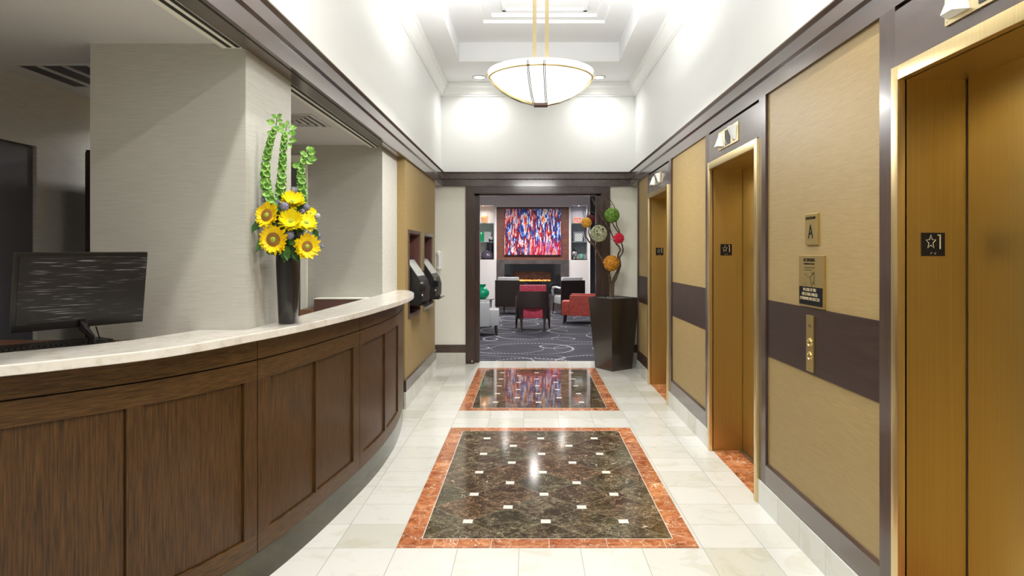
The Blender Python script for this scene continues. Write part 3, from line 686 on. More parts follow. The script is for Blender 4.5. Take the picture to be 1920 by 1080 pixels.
def sunflower(px, py, Y, R, n, label, kind='brown', dr=.54, cup=.10, group='sunflowers in the vase'):
    R *= 1.1; c = Vector(F(px, py, Y)); a, b, n = frame(n)
    t = thing('sunflower', c, label, 'flower', group)
    def put(mb, f): 
        for v in mb.bm.verts: p = v.co.copy(); v.co = c+a*p.x+b*p.y+n*p.z
    u = MB(); nP = 18
    for lay, (r1, z) in enumerate(((R, .0), (R*.9, .004), (R*.8, .007))):
        for k in range(nP):
            th = 2*PI*(k+lay*.5+random.uniform(-.2, .2))/nP; L = r1*random.uniform(.94, 1.14); w_ = R*.135; r0 = R*dr*.85
            d = Vector((math.cos(th), math.sin(th), 0)); s = Vector((-d.y, d.x, 0)); rows = []
            up = random.uniform(-.05, .10)+cup*(1+lay*.35)
            for q, ww in ((0, .55), (.35, 1.0), (.7, .85), (.9, .4), (1.0, .03)):
                rr = r0+(L-r0)*q; zz = z+R*up*(q**1.3)
                rows.append([u.bm.verts.new(d*rr+s*w_*ww*e+Vector((0, 0, zz-abs(e)*-.0015))) for e in (-1, 0, 1)])
            for A_, B_ in zip(rows, rows[1:]):
                for e in (0, 1): u.bm.faces.new((A_[e], A_[e+1], B_[e+1], B_[e]))
    put(u, 0); build('petals', u, 'petal' if kind == 'brown' else 'petal2', t, smooth=180)
    u = MB(); rd = R*dr
    u.lathe([(rd*.3, -.010), (rd, -.004), (rd*1.03, .003), (rd*.85, .010), (rd*.5, .009), (0, .008)], (0, 0, 0), 28); put(u, 0)
    sd = build('seed_disc', u, 'disc_brown' if kind == 'brown' else 'petal2', t, smooth=180)
    u = MB(); u.lathe([(rd*.40, .0095), (rd*.34, .013), (0, .014)], (0, 0, 0), 20); put(u, 0); build('green_eye', u, 'disc_green', sd, smooth=180)
    u = MB()
    for k in range(12):
        th = 2*PI*k/12; d = Vector((math.cos(th), math.sin(th), 0)); s = Vector((-d.y, d.x, 0))
        vs = [u.bm.verts.new(p) for p in (d*R*.2+s*R*.1+Vector((0, 0, -.006)), d*R*.2-s*R*.1+Vector((0, 0, -.006)), d*R*.72+Vector((0, 0, -.012)))]
        u.bm.faces.new(vs)
    put(u, 0); build('sepals', u, 'stem', t)
    u = MB(); stem_to(u, c-n*.008, n, .0035); build('stem', u, 'stem', t, smooth=180)
    return t
sunflower(502, 404, 3.18, .056, (-.25, -1, .18), 'brown-centred sunflower at the left edge of the bouquet, above its twin')
sunflower(513.5, 449, 3.17, .062, (-.05, -1, -.05), 'largest brown-centred sunflower, low at the left of the bouquet')
sunflower(575, 462, 3.26, .058, (.62, -.85, -.05), 'brown-centred sunflower turned to the right, lowest right of the bouquet', dr=.46)
sunflower(545, 416, 3.22, .053, (.30, -1, .40), 'plain yellow sunflower with a green eye, middle of the bouquet', 'yellow', .42, .42)
sunflower(574, 419, 3.27, .047, (.45, -.75, .60), 'small flat yellow sunflower right of the middle of the bouquet', 'yellow', .52, .15)
sunflower(548, 380, 3.28, .052, (.35, -.70, .75), 'yellow sunflower at the top of the bouquet, under the green bells', 'yellow', .42, .35)
sunflower(581, 402, 3.36, .030, (.5, -.6, .6), 'smallest yellow sunflower, nearly hidden at the upper right of the bouquet', 'yellow', .42, .3)
def thistle(px, py, Y, r, label, m='thistle'):
    c = Vector(F(px, py, Y)); t = thing('globe_thistle', c, label, 'flower', 'globe thistles in the vase')
    u = MB(); vs = u.ball(c, r*.72, 3); bm = u.bm
    pts = [v.co.copy() for v in vs]
    for p in pts[::2]:
        d = (p-c).normalized(); s = d.orthogonal().normalized(); s2 = d.cross(s); L = r*random.uniform(.92, 1.08); w_ = r*.06; b0 = c+d*r*.66
        ring = [bm.verts.new(b0+s*w_), bm.verts.new(b0-s*w_*.5+s2*w_*.87), bm.verts.new(b0-s*w_*.5-s2*w_*.87)]; tip = bm.verts.new(c+d*L)
        for i in range(3): bm.faces.new((ring[i], ring[(i+1) % 3], tip))
    build('head', u, m, t)
    u = MB(); stem_to(u, c, (c-MOUTH), .0016); build('stem', u, 'stem', t)
for a in ((551, 357, 3.30, .0235, 'globe thistle at the very top of the bouquet, right of the bells'),
          (497, 374, 3.24, .0235, 'dark globe thistle at the top left, above a sunflower'),
          (521, 380, 3.28, .021, 'globe thistle between the left sunflower and its neighbour head'),
          (533.5, 387, 3.20, .0265, 'largest globe thistle, just left of the top sunflower'),
          (575, 389, 3.31, .0215, 'globe thistle right of the top sunflower'),
          (567, 397, 3.29, .019, 'globe thistle tucked under the one right of the top sunflower'),
          (585, 409, 3.34, .017, 'small pale globe thistle behind the flat yellow sunflower'),
          (543, 441, 3.20, .026, 'globe thistle below the middle sunflower'),
          (564, 437, 3.32, .022, 'shaded globe thistle deep in the bouquet, above the lowest right sunflower'),
          (596, 442, 3.32, .022, 'greenish globe thistle at the right edge of the bouquet'),
          (605, 462, 3.36, .013, 'smallest globe thistle, hanging out alone at the lower right')): thistle(*a)
thistle(595.5, 405, 3.36, .018, 'pale silvery globe thistle standing out at the upper right', 'thistle_pale')
def leafquad(mb, p, d, L, w_, droop=.0, nrm=None):
    p = Vector(p); d = Vector(d).normalized(); s = d.cross(Vector(nrm) if nrm else Vector((0, -1, .2))).normalized(); n = s.cross(d); rows = []
    for q, ww in ((0, .1), (.25, .8), (.5, 1), (.75, .7), (1, .02)):
        c = p+d*L*q+Vector((0, 0, -droop*q*q))
        rows.append([mb.bm.verts.new(c+s*w_*ww*e+n*abs(e)*w_*.25) for e in (-1, 0, 1)])
    for A_, B_ in zip(rows, rows[1:]):
        for e in (0, 1): mb.bm.faces.new((A_[e], A_[e+1], B_[e+1], B_[e]))
def bells(pts, Y, label, r0, r1, leaves):
    P = catmull([F(x, y, Y) for x, y in pts], 10); base = Vector(P[0])
    t = thing('bells_of_ireland', base, label, 'flower', 'bells of Ireland in the vase')
    u = MB(); u.tube([tuple(MOUTH+Vector((0, 0, -.1)))]+P, .0025, 6); build('stem', u, 'stem', t, smooth=180)
    u = MB(); L = 0; nodes = []
    for a, b in zip(P, P[1:]):
        seg = (Vector(b)-Vector(a)).length; L += seg
        nodes.append((L, Vector(b)))
    tot = L; s = .012; k = 0
    while s < tot*.90:
        q = min(nodes, key=lambda z: abs(z[0]-s)); f = s/tot; r = r0+(r1-r0)*f; c = q[1]
        for j in range(4):
            th = 2*PI*j/4+k*.78+random.uniform(-.2, .2); d = Vector((math.cos(th), math.sin(th), .35)).normalized()
            a_, b_, n_ = frame(d); m0 = len(u.bm.verts); vs0 = set(u.bm.verts)
            u.lathe([(r*.10, 0), (r*.30, r*.28), (r*.62, r*.52), (r*.92, r*.62), (r*1.0, r*.60), (r*.88, r*.57), (r*.58, r*.45), (r*.25, r*.22), (0, r*.05)], (0, 0, 0), 10)
            for v in u.bm.verts:
                if v not in vs0: p = v.co.copy(); v.co = c+d*.002+a_*p.x+b_*p.y+n_*p.z
        s += r*1.35; k += 1
    build('bells', u, 'bell', t, smooth=180)
    u = MB()
    for x, y, dx, dz, Ls in leaves: 
        p0 = Vector(F(x, y, Y)); leafquad(u, p0, (dx, random.uniform(-.3, .3), dz), Ls, Ls*.36)
    build('leaves', u, 'bell', t, smooth=180)
bells([(512, 395), (499, 350), (499, 305), (508, 262), (517, 238), (519, 220)], 3.24, 'left spike of green bells of Ireland, tallest in the bouquet', .0265, .011,
      [(519, 222, .8, .5, .035), (518, 222, -.7, .6, .028), (519, 228, .9, .15, .03), (516, 232, -.9, .3, .045), (514, 242, .8, .3, .03), (510, 250, -.8, .2, .03)])
bells([(522, 395), (527, 345), (530, 300), (533, 262), (538, 235)], 3.30, 'middle spike of green bells of Ireland, in front of the pillar edge', .0265, .011,
      [(538, 237, .2, 1, .03), (541, 240, 1, .1, .04), (541, 250, 1, 0, .045), (541, 262, 1, -.1, .045), (536, 240, -.9, .5, .04), (533, 246, -.9, .1, .035), (541, 268, .6, -.9, .03)])
bells([(565, 382), (566, 350), (564, 330), (567, 305), (573, 290), (577, 280)], 3.34, 'short right spike of green bells of Ireland, against the far wall', .025, .011,
      [(577, 284, .1, 1, .030), (579, 284, .8, .6, .036), (578, 288, 1, .2, .045), (577, 296, 1, -.2, .05), (574, 290, -.9, .5, .034), (563, 312, -1, .2, .045), (574, 300, .9, -.5, .04)])
lf = MB()
for (x, y, Y, dx, dy, dz, L, w_) in ((500, 440, 3.2, -.6, -.2, -1, .085, .020), (490, 415, 3.2, -.7, 0, -.6, .07, .016), (552, 468, 3.28, .6, -.3, -1, .06, .022), (540, 455, 3.2, .9, -.5, .1, .05, .013), (538, 462, 3.22, .2, -.4, -1, .065, .018), (528, 470, 3.25, .5, -.2, -.9, .05, .014),
                                  (588, 430, 3.3, .5, -.2, -.8, .05, .016), (485, 430, 3.22, -.3, 0, .9, .05, .014), (545, 470, 3.25, -.7, -.3, -.6, .05, .015), (558, 470, 3.3, .9, -.1, -.5, .05, .014)):
    leafquad(lf, F(x, y, Y), (dx, dy, dz), L, w_, .01, (0, -1, .1))
for i in range(420):
    th = random.uniform(0, 2*PI); rr = random.uniform(.01, .085)
    p = Vector((VX-.012+rr*math.cos(th)*1.45, VY-.075+rr*math.sin(th)*1.1, MOUTH.z+random.uniform(-.005, .255)))
    if p.x < -1.265 and p.y > 3.1: continue
    leafquad(lf, p, (random.uniform(-1, 1), random.uniform(-1, .3), random.uniform(-.3, 1)), random.uniform(.03, .055), random.uniform(.008, .018))
u = lf; fo = build('bouquet_foliage', u, 'leaf', origin=tuple(MOUTH), smooth=180)
tag(fo, 'dark green leaves filling in between the sunflowers above the vase', 'foliage'); fo['kind'] = 'stuff'
# little wire object by the vase
u = MB(); cw = Vector((-1.275, 3.66, ZT+.012))
for k in range(5):
    a = PI*k/5; u.tube([tuple(cw+Vector((math.cos(t)*math.cos(a)*.014, math.cos(t)*math.sin(a)*.014, math.sin(t)*.012))) for t in [2*PI*i/14 for i in range(14)]], .0011, 5, closed=True)
o = build('wire_ball', u, 'bronze', origin=(cw.x, cw.y, ZT)); tag(o, 'small open wire ball on the marble counter just right of the vase', 'ornament')
# ================================================================ HALL OBJECTS
# pendant bowl lamp
PX, PY = .098, 6.0
p = thing('pendant_lamp', (PX, PY, 2.84), 'lit white glass bowl lamp with brass straps, hanging on two brass rods', 'lamp')
u = MB(); R0 = .464
pr = [(.0, 2.838), (.08, 2.846), (.17, 2.868), (.26, 2.905), (.34, 2.955), (.41, 3.015), (.447, 3.065), (R0, 3.103), (R0-.008, 3.105), (.435, 3.07), (.33, 2.97), (.17, 2.885), (0, 2.86)]
u.lathe(pr, (PX, PY, 0), 64); build('glass_bowl', u, 'bowl', p, smooth=180)
u = MB(); u.tube([(PX+.452*math.cos(2*PI*i/64), PY+.452*math.sin(2*PI*i/64), 3.048) for i in range(64)], .008, 8, closed=True); build('ring', u, 'brass_pol', p, smooth=180)
def strap(th, off, r, z1=3.125):
    d = Vector((math.cos(th), math.sin(th), 0)); s = Vector((-d.y, d.x, 0)); pts = []
    for rr, zz in [(.03, 2.822), (.08, 2.834), (.17, 2.856), (.26, 2.893), (.345, 2.944), (.415, 3.003), (.455, 3.053), (.474, 3.09), (.477, z1)]:
        pts.append(Vector((PX, PY, zz))+d*rr+s*off)
    return pts
for b0, b1 in ((-.060, -.115), (.050, .020)):
    for sy in (-1, 1):
        for off in (-.006, .006):
            pts = [(PX+off+b0+(b1-b0)*rr/.47, PY+sy*(rr+.012), zz) for rr, zz in [(.03, 2.824), (.08, 2.834), (.17, 2.856), (.26, 2.893), (.345, 2.944), (.415, 3.003), (.45, 3.053), (.458, 3.082)]]
            u = MB(); u.tube(pts, .0034, 6); build('wire_strap', u, 'groove', p, smooth=180)
for th in (PI*.02, PI*1.02):
    pts = strap(th, 0, 0, 3.08); u = MB(); d = Vector((math.cos(th), math.sin(th), 0)); s = Vector((-d.y, d.x, 0)); rows = []
    for q in pts: rows.append([u.bm.verts.new(q+s*e+Vector((0, 0, h))) for e, h in ((-.03, .004), (.03, .004), (.03, -.016), (-.03, -.016))])
    for A_, B_ in zip(rows, rows[1:]):
        for k in range(4): u.bm.faces.new((A_[k], A_[(k+1) % 4], B_[(k+1) % 4], B_[k]))
    u.bm.faces.new(rows[0]); u.bm.faces.new(rows[-1][::-1]); build('flat_strap', u, 'brass_pol', p)
u = MB(); u.box(PX-.06, PX+.06, PY-.045, PY+.045, 2.805, 2.828, .003); build('finial_plate', u, 'bronze', p)
for X in (.044, .152):
    u = MB(); u.box(X-.017, X+.017, PY-.017, PY+.017, 2.87, 4.20, .003); u.box(X-.006, X-.003, PY-.0185, PY-.017, 2.9, 4.18); build('rod', u, 'brass_pale', p)
u = MB(); u.box(PX-.14, PX+.14, PY-.09, PY+.09, 4.15, 4.182, .004); build('ceiling_plate', u, 'brass_pale', p)

# recessed downlights
def downlight(x, y, z, label, r=.085, power=45, group='recessed downlights in the hall ceiling', spot=True, size=2.6):
    t = thing('downlight', (x, y, z), label, 'lamp', group)
    u = MB(); u.lathe([(r*.80, -.001), (r*.84, -.008), (r*1.12, -.006), (r*1.15, -.0005)], (x, y, z), 32); build('trim_ring', u, 'steel', t, smooth=180)
    u = MB(); u.lathe([(0, -.002), (r*.82, -.002), (r*.82, -.0035), (0, -.0035)], (x, y, z), 32); build('lens', u, 'lamp', t)
    if power:        l = area('downlight_beam', (x, y, z-.012), r*1.5, power, (1, .97, .925), (0, 0, 0), spread=size); l.parent = t; l.location = (0, 0, -.012)
    return t
downlight(-.669, 9.10, ZC, 'recessed downlight left of the pendant lamp', power=P_DOWN, size=2.4)
downlight(.918, 9.10, ZC, 'recessed downlight right of the pendant lamp', power=P_DOWN, size=2.4)
for y in (2.6, -.4):  # unseen pairs added to light the near hall
    for x, s in ((-.669, 'left'), (.918, 'right')):
        downlight(x, y, ZC, 'added %s downlight overhead, %s' % (s, 'before the coffer' if y > 0 else 'by the entrance'), power=P_NEAR, size=2.8)

# lift landing lanterns
def lantern(y0, y1, label):
    t = thing('lift_lantern', (1.388, (y0+y1)/2, 2.258), label, 'lift indicator', 'arrow lanterns over the lift doors')
    u = MB(); u.box(1.380, 1.3878, y0, y1, 2.258, 2.388, .001); plt = build('plate', u, 'brass_pale', t)
    ym = (y0+y1)/2
    u = MB(); u.box(1.3775, 1.3805, ym-.065, ym+.060, 2.27, 2.376); build('indicator', u, 'black_gloss', t)
    for yc, up in ((y1-.075, 1), (y0+.075, -1)):
        a, b = (.055, .030) if up > 0 else (.030, .055); z0, z1 = 2.275, 2.371
        u = MB(); bm = u.bm
        base = [(1.3795, yc-a, z0), (1.3795, yc+a, z0), (1.3795, yc+b, z1), (1.3795, yc-b, z1)]; d0, d1 = (.042, .012) if up > 0 else (.012, .042)
        tipv = [(1.3795-d0, yc-a*.55, z0+.004), (1.3795-d0, yc+a*.55, z0+.004), (1.3795-d1, yc+b*.55, z1-.004), (1.3795-d1, yc-b*.55, z1-.004)]
        A_ = [bm.verts.new(v) for v in base]; B_ = [bm.verts.new(v) for v in tipv]
        bm.faces.new(A_); bm.faces.new(B_[::-1])
        for i in range(4): bm.faces.new((A_[i], B_[i], B_[(i+1) % 4], A_[(i+1) % 4]))
        build('arrow_lens', u, 'white_gloss', t)
    for yy in (y0+.012, y1-.012):
        for zz in (2.27, 2.376):
            u = MB(); u.lathe([(0, 0), (.004, 0), (.003, .0015), (0, .002)], (0, 0, 0), 10)
            for v in u.bm.verts: q = v.co.copy(); v.co = Vector((1.380-q.z, yy+q.x, zz+q.y))
            build('screw', u, 'steel', plt)
lantern(1.80, 2.27, 'brass lantern plate with white arrows over the nearest lift')
lantern(4.525, 4.994, 'brass lantern plate with white arrows over the middle lift')
lantern(7.205, 7.672, 'brass lantern plate with white arrows over the farthest lift')
def floor_sign(y, label):
    t = thing('floor_sign', (1.504, y, 1.495), label, 'sign', 'star 1 floor plates on the lift jambs')
    u = MB(); u.box(1.4605, 1.547, y-.004, y-.0003, 1.496, 1.583, .0012); build('plate', u, 'black_gloss', t)
    u = MB(); c = Vector((1.494, y-.0045, 1.548)); r1 = .027; pts = []
    for k in range(10):
        a = PI/2+k*PI/5; r = r1 if k % 2 == 0 else r1*.42
        pts.append(c+Vector((r*math.cos(a)*.72, 0, r*math.sin(a))))
    u.tube(pts, .0013, 5, closed=True); build('star', u, 'gold_ink', t)
    u = MB(); u.box(1.526, 1.5305, y-.0055, y-.0038, 1.522, 1.576); u.box(1.519, 1.5275, y-.0055, y-.0038, 1.5715, 1.576); build('numeral', u, 'gold_ink', t)
    u = MB()
    for dx, dz in ((0, 0), (.004, 0), (0, -.005), (.014, -.0025), (.016, -.005), (.018, 0)): u.box(1.494+dx-.0011, 1.494+dx+.0011, y-.0048, y-.0038, 1.508+dz-.0011, 1.508+dz+.0011)
    build('braille', u, 'gold_ink', t)
floor_sign(2.546, 'black star 1 plate on the brass jamb of the nearest lift')
floor_sign(5.225, 'black star 1 plate on the brass jamb of the middle lift')
floor_sign(7.90, 'black star 1 plate on the brass jamb of the farthest lift')
YD = (0, -1, 0); ZD = (0, 0, 1)
s = thing('bank_sign', (1.403, 3.38, 1.55), 'small brass elevator bank A plate on the gold wallcovering', 'sign')
u = MB(); u.box(1.393, 1.4035, 3.305, 3.454, 1.550, 1.705, .0015); build('plate', u, 'brass_plate', s)
text_mesh('letter', 'A', .100, 'ink', s, (1.3925, 3.385, 1.612), YD, ZD, width=.060)
text_mesh('heading', 'ELEVATOR BANK', .020, 'ink', s, (1.3925, 3.385, 1.682), YD, ZD, width=.118)
s = thing('fire_sign', (1.403, 3.38, 1.24), 'large brass no smoking and fire notice above the call buttons', 'sign')
u = MB(); u.box(1.392, 1.4035, 3.232, 3.531, 1.240, 1.496, .0015); build('plate', u, 'brass_plate', s)
u = MB(); u.box(1.3905, 1.3925, 3.245, 3.520, 1.250, 1.341); build('black_field', u, 'ink', s)
text_mesh('heading', 'NO SMOKING', .024, 'ink', s, (1.3915, 3.40, 1.474), YD, ZD, width=.135)
text_mesh('subheading', 'IN ELEVATORS IT IS THE LAW', .010, 'ink', s, (1.3915, 3.40, 1.455), YD, ZD, width=.125)
for k, tx in enumerate(('IN CASE OF FIRE', 'USE STAIRS UNLESS', 'OTHERWISE INSTRUCTED')):
    text_mesh('fire_text', tx, .022, 'gold_ink', s, (1.3898, 3.39, 1.326-k*.0225), YD, ZD, width=(.155, .185, .235)[k])
u = MB()
def dash(u, y, z, L, ang=0): 
    vs = u.box(1.3908, 1.3922, y-L/2, y+L/2, z-.0008, z+.0008); bmesh.ops.rotate(u.bm, verts=vs, cent=(1.391, y, z), matrix=Matrix.Rotation(ang, 3, 'X'))
for k in range(14): dash(u, 3.45-k*.009, 1.436+.002*math.sin(k*1.7), .006, .3*(-1)**k)
for k in range(12): dash(u, 3.455-k*.0085, 1.424, .005, -.4*(k % 3))
build('braille', u, 'ink', s); u = MB()
for y, z, L, a in ((3.44, 1.402, .03, .05), (3.405, 1.391, .045, 0), (3.37, 1.398, .02, -.9), (3.36, 1.408, .02, .5), (3.345, 1.412, .025, -.5), (3.385, 1.380, .02, .8), (3.34, 1.39, .05, PI/2), (3.37, 1.352, .02, .9), (3.355, 1.358, .02, -.6), (3.345, 1.366, .022, .2), (3.335, 1.356, .015, .9), (3.375, 1.363, .014, PI/2), (3.45, 1.352, .025, 0)): dash(u, y, z, L, a)
build('route_plan', u, 'ink', s)
s = thing('call_station', (1.403, 3.39, .92), 'tall narrow brass call button plate on the dark band', 'call button panel')
u = MB(); u.box(1.390, 1.3978, 3.347, 3.432, .920, 1.200, .0015); build('plate', u, 'brass_plate', s)
for z in (1.066, .999):
    u = MB(); u.lathe([(0, 0), (.020, 0), (.020, .004), (.016, .006), (.013, .003), (0, .0035)], (0, 0, 0), 24)
    for v in u.bm.verts: q = v.co.copy(); v.co = Vector((1.390-q.z, 3.389+q.x, z+q.y))
    build('button', u, 'brass_pol', s, smooth=40)
for z in (1.185, .935):
    u = MB(); u.box(1.388, 1.391, 3.386, 3.392, z-.003, z+.003); build('screw', u, 'steel', s)
u = MB(); u.box(1.389, 1.391, 3.375, 3.403, 1.142, 1.156); build('key_switch', u, 'bronze', s)

# recessed check-in terminals on the gold wall
def recess(k, m, label):
    y0, y1, z0, z1 = k; b = .022
    t = thing('recess_frame', (-1.21, (y0+y1)/2, z0), label, 'wall niche', 'framed recesses in the gold wall')
    u = MB(); o = .035
    for a in ((y0-b, y1+b, z0-o, z0), (y0-b, y1+b, z1, z1+o)): u.box(-1.2195, -1.205, *a)
    for a in ((y0-b, y0), (y1, y1+b)): u.box(-1.2195, -1.205, *a, z0, z1)
    build('frame', u, m, t)
    u = MB(); u.box(-1.40, -1.39, y0, y1, z0, z1); 
    u.box(-1.39, -1.2205, y0-.001, y0+.008, z0, z1); u.box(-1.39, -1.2205, y1-.008, y1+.001, z0, z1); u.box(-1.39, -1.2205, y0+.008, y1-.008, z0-.001, z0+.008); u.box(-1.39, -1.2205, y0+.008, y1-.008, z1-.008, z1+.001)
    build('lining', u, mat('maroon_lining', (.10, .035, .025), .45), t)
recess(K1, 'bronze', 'dark bronze framed wall recess nearest the counter')
recess(K2, 'steel', 'silver framed wall recess next to the white wall phone')
def kiosk(y0, y1, label):
    t = thing('check_in_terminal', (-1.25, (y0+y1)/2, 1.0), label, 'terminal', 'black terminals leaning out of the wall recesses')
    X = lambda d: -1.22+d
    pr = [(X(-.165), 1.52), (X(-.10), 1.50), (X(-.045), 1.46), (X(.11), 1.235), (X(.135), 1.15), (X(.13), 1.02), (X(.10), .985), (X(-.165), .985)]
    u = MB(); u.prism(pr, 'y', y0, y1); build('housing', u, 'satin_black', t)
    a = Vector((X(-.045), 0, 1.46)); b = Vector((X(.11), 0, 1.235)); d = (b-a); n = Vector((-d.z, 0, d.x)).normalized()*-1
    n = Vector((.82, 0, .57))
    q0, q1 = a+d*.06+n*.001, a+d*.80+n*.001
    u = MB(); P4 = [(q0.x, y0+.03, q0.z), (q0.x, y1-.03, q0.z), (q1.x, y1-.03, q1.z), (q1.x, y0+.03, q1.z)]
    T4 = [tuple(Vector(v)+n*.004) for v in P4]; va = [u.bm.verts.new(v) for v in P4]; vb = [u.bm.verts.new(v) for v in T4]
    u.bm.faces.new(va); u.bm.faces.new(vb[::-1])
    for i in range(4): u.bm.faces.new((va[i], vb[i], vb[(i+1) % 4], va[(i+1) % 4]))
    build('screen', u, mat('pale_screen', (.45, .47, .47), .12), t)
    u = MB(); u.box(X(.10), X(.165), y0-.002, y0+.10, 1.13, 1.20, .006); cr = build('card_reader', u, 'black', t)
    u = MB(); u.box(X(.11), X(.14), y0-.006, y0+.03, 1.205, 1.225, .004); build('reader_light', u, 'steel', cr)
    u = MB(); u.box(X(.09), X(.172), y0, y1, .985, 1.0, .004); build('ledge', u, 'black_gloss', t)
    u = MB(); u.ball((X(.13), y0-.004, 1.09), .013, 2); build('key_lock', u, 'steel', t, smooth=180)
kiosk(6.93, 7.44, 'black check-in terminal in the bronze framed recess, nearer the counter')
kiosk(7.90, 8.42, 'black check-in terminal in the silver framed recess, farther from the counter')
t = thing('card_dispenser', (-1.22, 7.67, 1.02), 'narrow brass and black card unit on the gold wall between the recesses', 'wall unit')
u = MB(); u.box(-1.2195, -1.200, 7.585, 7.765, 1.02, 1.33, .002); build('plate', u, 'brass_plate', t)
u = MB(); u.box(-1.200, -1.150, 7.60, 7.75, 1.12, 1.20, .005); build('slot_housing', u, 'black', t)
u = MB(); u.box(-1.200, -1.165, 7.62, 7.74, 1.05, 1.09, .004); build('tray', u, 'black', t)

# white wall phone
t = thing('wall_phone', (-1.245, 9.42, 1.28), 'white wall telephone handset on the cream end wall, left of the opening', 'telephone')
c = (-1.245, 9.38)
u = MB(); u.box(c[0]-.03, c[0]+.035, 9.392, 9.4235, 1.31, 1.53, .008); build('base', u, 'white_gloss', t, smooth=30)
u = MB(); pts = [(c[0]-.004, c[1]-.012, 1.54), (c[0]+.004, c[1]-.024, 1.50), (c[0]+.006, c[1]-.028, 1.43), (c[0]+.004, c[1]-.024, 1.36), (c[0], c[1]-.012, 1.32)]
u.tube(catmull(pts, 5), .015, 10); u.ball((c[0], c[1]-.008, 1.525), .032, 2, (1, .8, 1)); u.ball((c[0], c[1]-.008, 1.325), .032, 2, (1, .8, 1)); hs = build('handset', u, 'white_gloss', t, smooth=180)
u = MB(); u.tube(catmull([(c[0]+.005, c[1], 1.30), (c[0]+.012, c[1]+.01, 1.22), (c[0]+.008, c[1]+.01, 1.17), (c[0]+.02, c[1]+.012, 1.22), (c[0]+.022, 9.40, 1.315)], 6), .003, 6); build('cord', u, 'white_gloss', hs)

# ---------------------------------------------------------------- planter with dressed willow branches
PC = Vector((1.112, 9.045, 0))
bas = [Vector((1.062, 8.775, 0)), Vector((.872, 9.09, 0)), Vector((1.162, 9.315, 0)), Vector((1.352, 9.00, 0))]
pl = thing('planter', PC, 'tall tapered dark brown square planter standing at the right of the lounge opening', 'planter')
def ringz(s, z): return [(PC.x+(q.x-PC.x)*s, PC.y+(q.y-PC.y)*s, z) for q in bas]
u = MB(); rs = [ringz(1, 0), ringz(1.36, .925), ringz(1.36, .94), ringz(1.28, .94), ringz(1.26, .87)]
R_ = [[u.bm.verts.new(v) for v in r] for r in rs]
for A_, B_ in zip(R_, R_[1:]):
    for k in range(4): u.bm.faces.new((A_[k], A_[(k+1) % 4], B_[(k+1) % 4], B_[k]))
u.bm.faces.new(R_[0][::-1]); build('pot', u, mat('espresso_lacquer', (.034, .022, .014), .28, coat=.4), pl)
u = MB(); R_ = [[u.bm.verts.new(v) for v in ringz(1.27, z)] for z in (.88, .915)]
for k in range(4): u.bm.faces.new((R_[0][k], R_[0][(k+1) % 4], R_[1][(k+1) % 4], R_[1][k]))
u.bm.faces.new(R_[1]); u.bm.faces.new(R_[0][::-1]); build('soil', u, 'ink', pl)
u = MB()
for i in range(420):
    a, b_ = random.uniform(-1, 1), random.uniform(-1, 1); e1 = (bas[1]-bas[0])/2*1.24; e2 = (bas[3]-bas[0])/2*1.24; ctr = (bas[0]+bas[2])/2; ctr = PC+(ctr-PC)*1.27
    q = ctr+e1*a+e2*b_; u.ball((q.x, q.y, .918+random.uniform(0, .012)), random.uniform(.009, .016), 1, (1, 1, .7))
o = build('dark_pebbles', u, streaked('river_pebbles', (.025, .03, .03), (.16, .18, .17), (30, 30, 30), .3, bst=0), origin=(PC.x, PC.y, .915), smooth=180); tag(o, 'layer of dark polished pebbles filling the top of the planter', 'pebbles'); o['kind'] = 'stuff'
M['bark'] = streaked('willow_bark', (.055, .035, .022), (.15, .095, .055), (60, 60, 12), .7, bst=.3)
def br(pts, r0, r1, name='branch', label=None, extra=(), Y=9.05):
    P0 = F(*pts[0], Y); t = thing('willow_branch', P0, label, 'branch', 'twisted willow branches in the planter')
    def tube(pp, ra, rb, nm, parent, yo=0):
        P_ = catmull([F(x, y, Y+yo+.03*math.sin(i*1.9)) for i, (x, y) in enumerate(pp)], 6); n = len(P_)
        P_ = [tuple(Vector(q)+Vector((random.uniform(-1, 1), random.uniform(-1, 1), 0))*ra*.22) for q in P_]
        u = MB(); u.tube(P_, [(ra+(rb-ra)*i/(n-1))*(1 if ra > .01 else 1.5) for i in range(n)], 7); build(nm, u, 'bark', parent, smooth=180)
    tube(pts, r0, r1, 'main_stem', t)
    for e in extra: tube(e[0], e[1], e[2], 'twig', t, e[3] if len(e) > 3 else 0)
br([(1146, 566), (1144.6, 533), (1142, 515), (1139, 503), (1130, 489), (1121, 472.5), (1114, 461), (1103.8, 452), (1097, 440), (1097.7, 427), (1100, 410), (1104, 389)], .020, .006,
   label='willow branch sweeping left from the planter, carrying the lattice ball',
   extra=[([(1115, 462), (1109, 450), (1104, 436), (1106, 420), (1103, 400), (1104, 389), (1106, 380)], .007, .002, -.03),
          ([(1121, 472), (1116, 460), (1112, 445), (1113, 430), (1120, 415), (1122, 400), (1119, 387), (1111, 373)], .006, .002, .04),
          ([(1097, 415), (1095, 404), (1092, 394)], .003, .0015), ([(1104, 395), (1110, 397), (1115, 400)], .0025, .001), ([(1120, 421), (1118, 405), (1119, 392), (1113, 378)], .003, .0015, -.05)])
